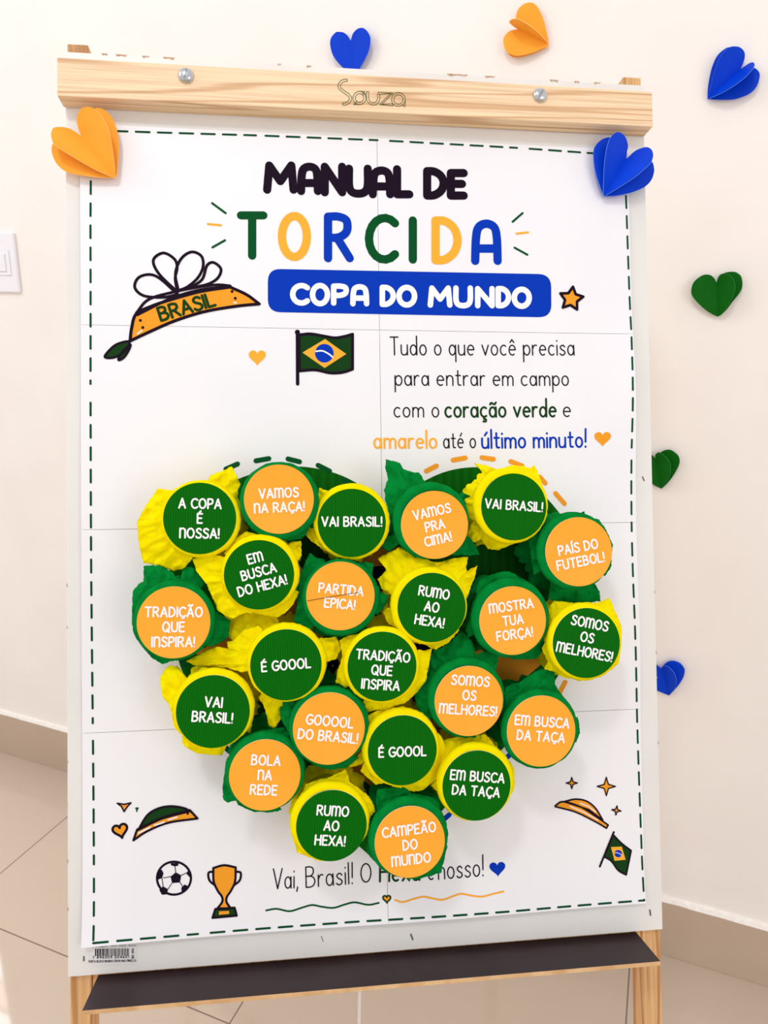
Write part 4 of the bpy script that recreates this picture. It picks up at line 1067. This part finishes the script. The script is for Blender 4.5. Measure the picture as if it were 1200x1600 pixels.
    for fi, fl in enumerate(k['fl']):
        pts = []
        for a, b in zip(fl[:-1], fl[1:]):
            m_ = max(1, int(math.hypot(b[0] - a[0], b[1] - a[1]) / 2.6))
            for i in range(m_): pts.append((a[0] + (b[0] - a[0]) * i / m_, a[1] + (b[1] - a[1]) * i / m_))
        pts.append(fl[-1]); bm = B(); prev = None; T = 14; fp = rnd.random() * 90
        drop = rnd.uniform(.32, .62)
        for (x, y) in pts:
            d = math.hypot(x - rcx, y - rcy); inn = min(.9 * rp, d * .92); qx, qy = rcx + (x - rcx) / d * inn, rcy + (y - rcy) / d * inn
            jx, jy = rnd.uniform(-.7, .7), rnd.uniform(-.7, .7); cur = []; aa = math.atan2(y - rcy, x - rcx)
            for j in range(T + 1):
                t = j / T; ex, ey = qx + (x + jx - qx) * t, qy + (y + jy - qy) * t
                dist = max(0, math.hypot(ex - rcx, ey - rcy) - rp * .9) * S
                n = H - .0085 - .003 * fi - drop * dist
                wob = min(1, dist / .008)
                n += wob * (.0030 * crumple(ex * .045, ey * .045, fp) + .0030 * noise.noise(Vector((ex * .07 + fp, ey * .07, 0))) + .0022 * noise.noise(Vector((aa * 9 + fp, t * 1.5, 5))) + .0012 * noise.noise(Vector((ex * .2, ey * .2, fp))))
                n = max(n, .008)
                cur.append(bm.verts.new(atw(ex, ey, n)))
            if prev:
                for j in range(T): bm.faces.new([prev[j], prev[j + 1], cur[j + 1], cur[j]])
            prev = cur
        o = obj('crepe_flap', bm, crepe, root, smooth=True)
        md = o.modifiers.new('thick', 'SOLIDIFY'); md.thickness = .0003; md.offset = -1
    # gathered ruffle low round the tumbler, filling the gaps between the cups
    bm = B(); prev = None; seg = 96; fp = rnd.random() * 60
    inward = Vector((600 - cx, 1010 - cy)); inl = inward.length; inward = inward / max(inl, 1)
    for i in range(seg + 1):
        a = 2 * PI * (i % seg) / seg; cur = []
        dirp = Vector((math.cos(a), -math.sin(a)))          # photo direction (y down)
        fac = .5 + .5 * dirp.dot(inward) if inl > 60 else 1
        jag = .5 + .5 * noise.noise(Vector((math.cos(a) * 3.2 + fp, math.sin(a) * 3.2, 0))) + .35 * noise.noise(Vector((math.cos(a) * 9 + fp, math.sin(a) * 9, 4)))
        out = RR * (.92 + (.10 + .30 * fac) * max(0, min(1.1, jag)))
        for k2 in CUPS:
            if k2 is k: continue
            du = Vector(at(k2['c'][0] + k2['ro'][0], k2['c'][1] + k2['ro'][1], H * .5)) - Vector(at(rcx, rcy, H * .5)); dl = du.length
            if dl > 3 * RR: continue
            al = du.dot(Vector((math.cos(a), math.sin(a)))); pe = math.sqrt(max(0, dl * dl - al * al)); r2 = RR * .93
            if al > 0 and pe < r2: out = min(out, max(RR * .88, al - math.sqrt(r2 * r2 - pe * pe) - .001))
        for j in range(6):
            t = j / 5; q = RR * .86 + (out - RR * .86) * t
            n = H * .52 - .012 * t + .004 * t * noise.noise(Vector((math.cos(a) * 7 + fp, math.sin(a) * 7, t * 2))) + .0035 * t * crumple(math.cos(a) * 5 + fp, math.sin(a) * 5, t)
            cur.append(bm.verts.new(E(rc.x + q * math.cos(a), rc.y + q * math.sin(a), n)))
        if prev:
            for j in range(5): bm.faces.new([prev[j], prev[j + 1], cur[j + 1], cur[j]])
        prev = cur
    o = obj('crepe_ruffle', bm, crepe, root, smooth=True)

# ------------------------------------------------------------------ folded paper hearts
def lobe_plane(A0, d, sn, side, phi):
    """plane through the fold line, raised phi (rad) from the surface on the given side"""
    sdv = d.cross(sn).normalized() * side
    e = (sdv * math.cos(phi) + sn * math.sin(phi)).normalized()
    return e, d.cross(e).normalized()


def paper_heart(label, tip, notch, lobes, P0_, sn, mk, lift=.006, grp='folded paper hearts'):
    """lobes: (outline px, side, phi deg or None to match width)"""
    T = on_plane(*tip, P0_ + sn * lift, sn); Nt = on_plane(*notch, P0_ + sn * lift, sn)
    d = (Nt - T); L = d.length; d.normalize()
    sdv = d.cross(sn).normalized()
    base = T - sn * lift
    W = Matrix(((sdv.x, d.x, sn.x, base.x), (sdv.y, d.y, sn.y, base.y), (sdv.z, d.z, sn.z, base.z), (0, 0, 0, 1)))
    root = thing('paper_heart', label, 'paper heart', W, grp)
    for pts, side, phi in lobes:
        if phi is None:
            best = None
            for deg in range(15, 86, 3):
                e, pn = lobe_plane(T, d, sn, side, math.radians(deg))
                Q = [on_plane(*p, T, pn) - T for p in pts]
                wmax = max(q.dot(e) for q in Q); lmax = max(q.dot(d) for q in Q)
                if min(q.dot(e) for q in Q) < -.2 * L: continue
                err = abs(wmax / L - .62) + .6 * abs(lmax / L - 1.28)
                if best is None or err < best[0]: best = (err, deg)
            phi = best[1] if best else 45
        e, pn = lobe_plane(T, d, sn, side, math.radians(phi))
        bm = B(); sm = [Vector(p) for p in smooth_pts(pts, False, 4)]
        Q = [on_plane(p.x, p.y, T, pn) for p in sm]
        c = sum((q for q in Q), Vector()) / len(Q); n_ = len(Q); prev = None
        def bend(q):
            wq = (q - T).dot(e)
            return q + pn * (0.0)
        for r in range(5, 0, -1):
            cur = [bm.verts.new(bend(c + (q - c) * (r / 5))) for q in Q]
            if prev:
                for i in range(n_):
                    try: bm.faces.new([prev[i], prev[(i + 1) % n_], cur[(i + 1) % n_], cur[i]])
                    except ValueError: pass
            prev = cur
        cv = bm.verts.new(bend(c))
        for i in range(n_): bm.faces.new([prev[i], prev[(i + 1) % n_], cv])
        o = obj('heart_half', bm, [mk, mk.replace('card', 'edge')], root)
        md = o.modifiers.new('thick', 'SOLIDIFY'); md.thickness = .0007; md.offset = 0; md.material_offset_rim = 1
    # glue fold: the narrow spine that touches the surface
    bm = B(); add_box(bm, lambda x, y, q: base + sdv * x + d * y + sn * q, -.0012, .0012, .004, L * .9, .0002, lift)
    obj('glue_fold', bm, mk, root)


WALLP, WALLN = Vector((0, 0, 0)), Vector((0, -1, 0))
BOARDP = O + N * .0036
s1 = lambda L: z(8.571, 70, 150, L)
t1, n1 = s1([(935, 1100)])[0], s1([(490, 545)])[0]
paper_heart('orange folded paper heart on the upper left corner of the easel board', t1, n1, [
    (s1([(935, 1100), (700, 1090), (500, 1065), (350, 1035), (230, 980), (140, 880), (95, 760), (95, 680), (120, 630), (200, 570), (330, 545), (490, 545)]), -1, 4),
    (s1([(935, 1100), (700, 1000), (520, 900), (350, 800), (190, 700), (115, 630), (85, 540), (95, 460), (130, 425), (230, 418), (330, 440), (420, 490), (490, 545)]), -1, None),
    (s1([(490, 545), (450, 430), (430, 320), (450, 230), (500, 165), (570, 145), (640, 160), (720, 220), (800, 330), (860, 480), (900, 680), (930, 900), (940, 1000), (935, 1100)]), 1, None),
    (s1([(935, 1100), (965, 1060), (980, 900), (990, 700), (980, 520), (950, 400), (900, 290), (830, 210), (760, 170), (690, 165), (590, 240), (500, 400), (490, 545)]), 1, 4)], BOARDP, N, 'card_orange', .006)
s1 = lambda L: z(9.231, 910, 190, L)
paper_heart('blue folded paper heart on the upper right corner of the easel board', s1([(310, 1078)])[0], s1([(630, 540)])[0], [
    (s1([(310, 1078), (260, 960), (200, 780), (165, 600), (158, 460), (175, 370), (240, 290), (310, 245), (400, 230), (500, 300), (580, 420), (630, 540)]), -1, 4),
    (s1([(630, 540), (642, 430), (655, 350), (630, 250), (590, 190), (530, 155), (470, 165), (410, 220), (370, 310), (340, 430), (320, 580), (305, 800), (300, 1000), (310, 1078)]), -1, None),
    (s1([(310, 1078), (440, 1005), (600, 905), (760, 800), (890, 690), (980, 600), (1010, 540), (1020, 470), (1000, 410), (950, 375), (890, 375), (800, 405), (730, 450), (680, 500), (630, 540)]), 1, None),
    (s1([(310, 1078), (450, 1075), (600, 1050), (760, 1005), (900, 940), (990, 850), (1030, 740), (1030, 660), (1000, 580), (880, 520), (750, 510), (630, 540)]), 1, 4)], BOARDP, N, 'card_blue', .006)
s1 = lambda L: z(12, 500, 30, L)
paper_heart('blue folded paper heart on the wall, half hidden behind the top batten', s1([(655, 1060)])[0], s1([(575, 405)])[0], [
    (s1([(575, 405), (520, 310), (440, 250), (370, 240), (300, 245), (220, 330), (190, 420), (200, 540), (240, 670), (310, 780), (410, 890), (530, 990), (655, 1060)]), -1, 14),
    (s1([(575, 405), (590, 360), (620, 270), (680, 200), (750, 165), (820, 170), (890, 230), (940, 330), (945, 430), (915, 590), (850, 740), (760, 900), (700, 1000), (655, 1060)]), 1, 14)], WALLP, WALLN, 'card_blue')
s1 = lambda L: z(10.909, 770, 0, L)
paper_heart('orange folded paper heart on the wall at the top, pointing right', s1([(950, 745)])[0], s1([(440, 500)])[0], [
    (s1([(440, 500), (395, 310), (410, 220), (450, 140), (530, 70), (620, 45), (700, 60), (770, 130), (830, 250), (880, 390), (920, 560), (945, 690), (950, 745)]), 1, 5),
    (s1([(950, 745), (860, 640), (740, 520), (620, 430), (500, 355), (420, 322), (350, 322), (295, 345), (285, 380), (320, 420), (380, 465), (440, 500)]), 1, None),
    (s1([(950, 745), (940, 775), (850, 820), (700, 890), (560, 930), (420, 950), (320, 930), (240, 880), (195, 800), (178, 710), (195, 630), (250, 560), (320, 520), (440, 500)]), -1, 12),
    (s1([(950, 745), (930, 800), (850, 840), (700, 910), (560, 955), (420, 980), (320, 965), (250, 900), (230, 800), (260, 700), (330, 600), (440, 500)]), -1, 2)], WALLP, WALLN, 'card_orange')
s1 = lambda L: z(10, 1080, 50, L)
paper_heart('blue folded paper heart on the wall at the upper right, pointing down left', s1([(253, 1050)])[0], s1([(770, 580)])[0], [
    (s1([(253, 1050), (258, 900), (285, 720), (325, 550), (395, 390), (490, 290), (590, 238), (690, 290), (760, 420), (770, 580)]), -1, 4),
    (s1([(770, 580), (820, 460), (838, 350), (810, 280), (750, 235), (680, 225), (600, 238), (510, 310), (430, 430), (370, 600), (320, 770), (280, 950), (253, 1050)]), -1, 24),
    (s1([(253, 1050), (400, 990), (560, 910), (700, 820), (830, 720), (920, 630), (980, 550), (990, 500), (960, 475), (900, 495), (840, 535), (770, 580)]), 1, None),
    (s1([(253, 1050), (450, 1060), (650, 1055), (800, 1015), (920, 960), (1010, 870), (1060, 750), (1070, 660), (1040, 600), (980, 560), (880, 555), (770, 580)]), 1, 4)], WALLP, WALLN, 'card_blue')
s1 = lambda L: z(10, 1060, 410, L)
paper_heart('green folded paper heart on the wall, fully visible right of the easel', s1([(615, 850)])[0], s1([(597, 320)])[0], [
    (s1([(597, 320), (560, 250), (510, 205), (450, 190), (380, 200), (300, 250), (240, 310), (210, 380), (200, 460), (220, 530), (300, 630), (420, 740), (530, 810), (615, 850)]), -1, 12),
    (s1([(597, 320), (620, 240), (660, 190), (730, 170), (790, 190), (850, 250), (880, 320), (885, 400), (860, 520), (800, 640), (740, 730), (680, 810), (615, 850)]), 1, 40),
    (s1([(615, 850), (690, 800), (760, 730), (850, 610), (940, 500), (990, 410), (1000, 310), (980, 220), (930, 170), (870, 147), (780, 150), (700, 175), (640, 230), (597, 320)]), 1, 5)], WALLP, WALLN, 'card_green')
s1 = lambda L: z(15, 1000, 690, L)
paper_heart('green folded paper heart on the wall, partly hidden by the right board edge', s1([(505, 1105)])[0], s1([(355, 400)])[0], [
    (s1([(355, 400), (320, 350), (200, 260), (60, 250), (-60, 330), (-120, 480), (-60, 650), (100, 850), (330, 1020), (505, 1105)]), -1, 10),
    (s1([(355, 400), (370, 300), (430, 255), (490, 270), (590, 340), (680, 450), (715, 560), (715, 700), (680, 830), (620, 960), (505, 1105)]), 1, 42),
    (s1([(505, 1105), (620, 1000), (750, 840), (850, 680), (915, 540), (930, 430), (890, 320), (800, 240), (720, 195), (630, 190), (540, 220), (440, 290), (355, 400)]), 1, 5)], WALLP, WALLN, 'card_green')
s1 = lambda L: z(15, 1010, 1020, L)
paper_heart('blue folded paper heart low on the wall beside the right edge of the easel board', s1([(530, 1000)])[0], s1([(355, 370)])[0], [
    (s1([(355, 370), (290, 320), (180, 250), (40, 250), (-80, 340), (-110, 500), (-40, 680), (120, 820), (310, 910), (530, 1000)]), -1, 10),
    (s1([(355, 370), (380, 320), (440, 300), (520, 330), (620, 430), (680, 540), (700, 650), (690, 760), (650, 870), (530, 1000)]), 1, 42),
    (s1([(530, 1000), (640, 890), (780, 720), (870, 560), (900, 430), (880, 350), (800, 250), (700, 200), (600, 185), (500, 210), (420, 270), (355, 370)]), 1, 5)], WALLP, WALLN, 'card_blue')

# ------------------------------------------------------------------ wall switch plate
swx, swz = -1.2965 - .0375, 1.2524
sw = thing('switch_plate', 'white wall plate at the left edge of the picture', 'switch', Matrix.Translation((swx, 0, swz)))
bm = B(); add_box(bm, ident, swx - .0375, swx + .0375, -.008, -.0002, swz - .06, swz + .06, .0025); obj('cover', bm, 'plastic', sw)
bm = B(); add_box(bm, ident, swx - .0225, swx + .0225, -.0098, -.0078, swz - .026, swz + .026, .0015); obj('socket_insert', bm, 'plastic', sw)
bm = B(); add_box(bm, ident, swx - .012, swx + .012, -.0125, -.0096, swz - .018, swz + .018, .0012); obj('rocker', bm, 'plastic', sw)
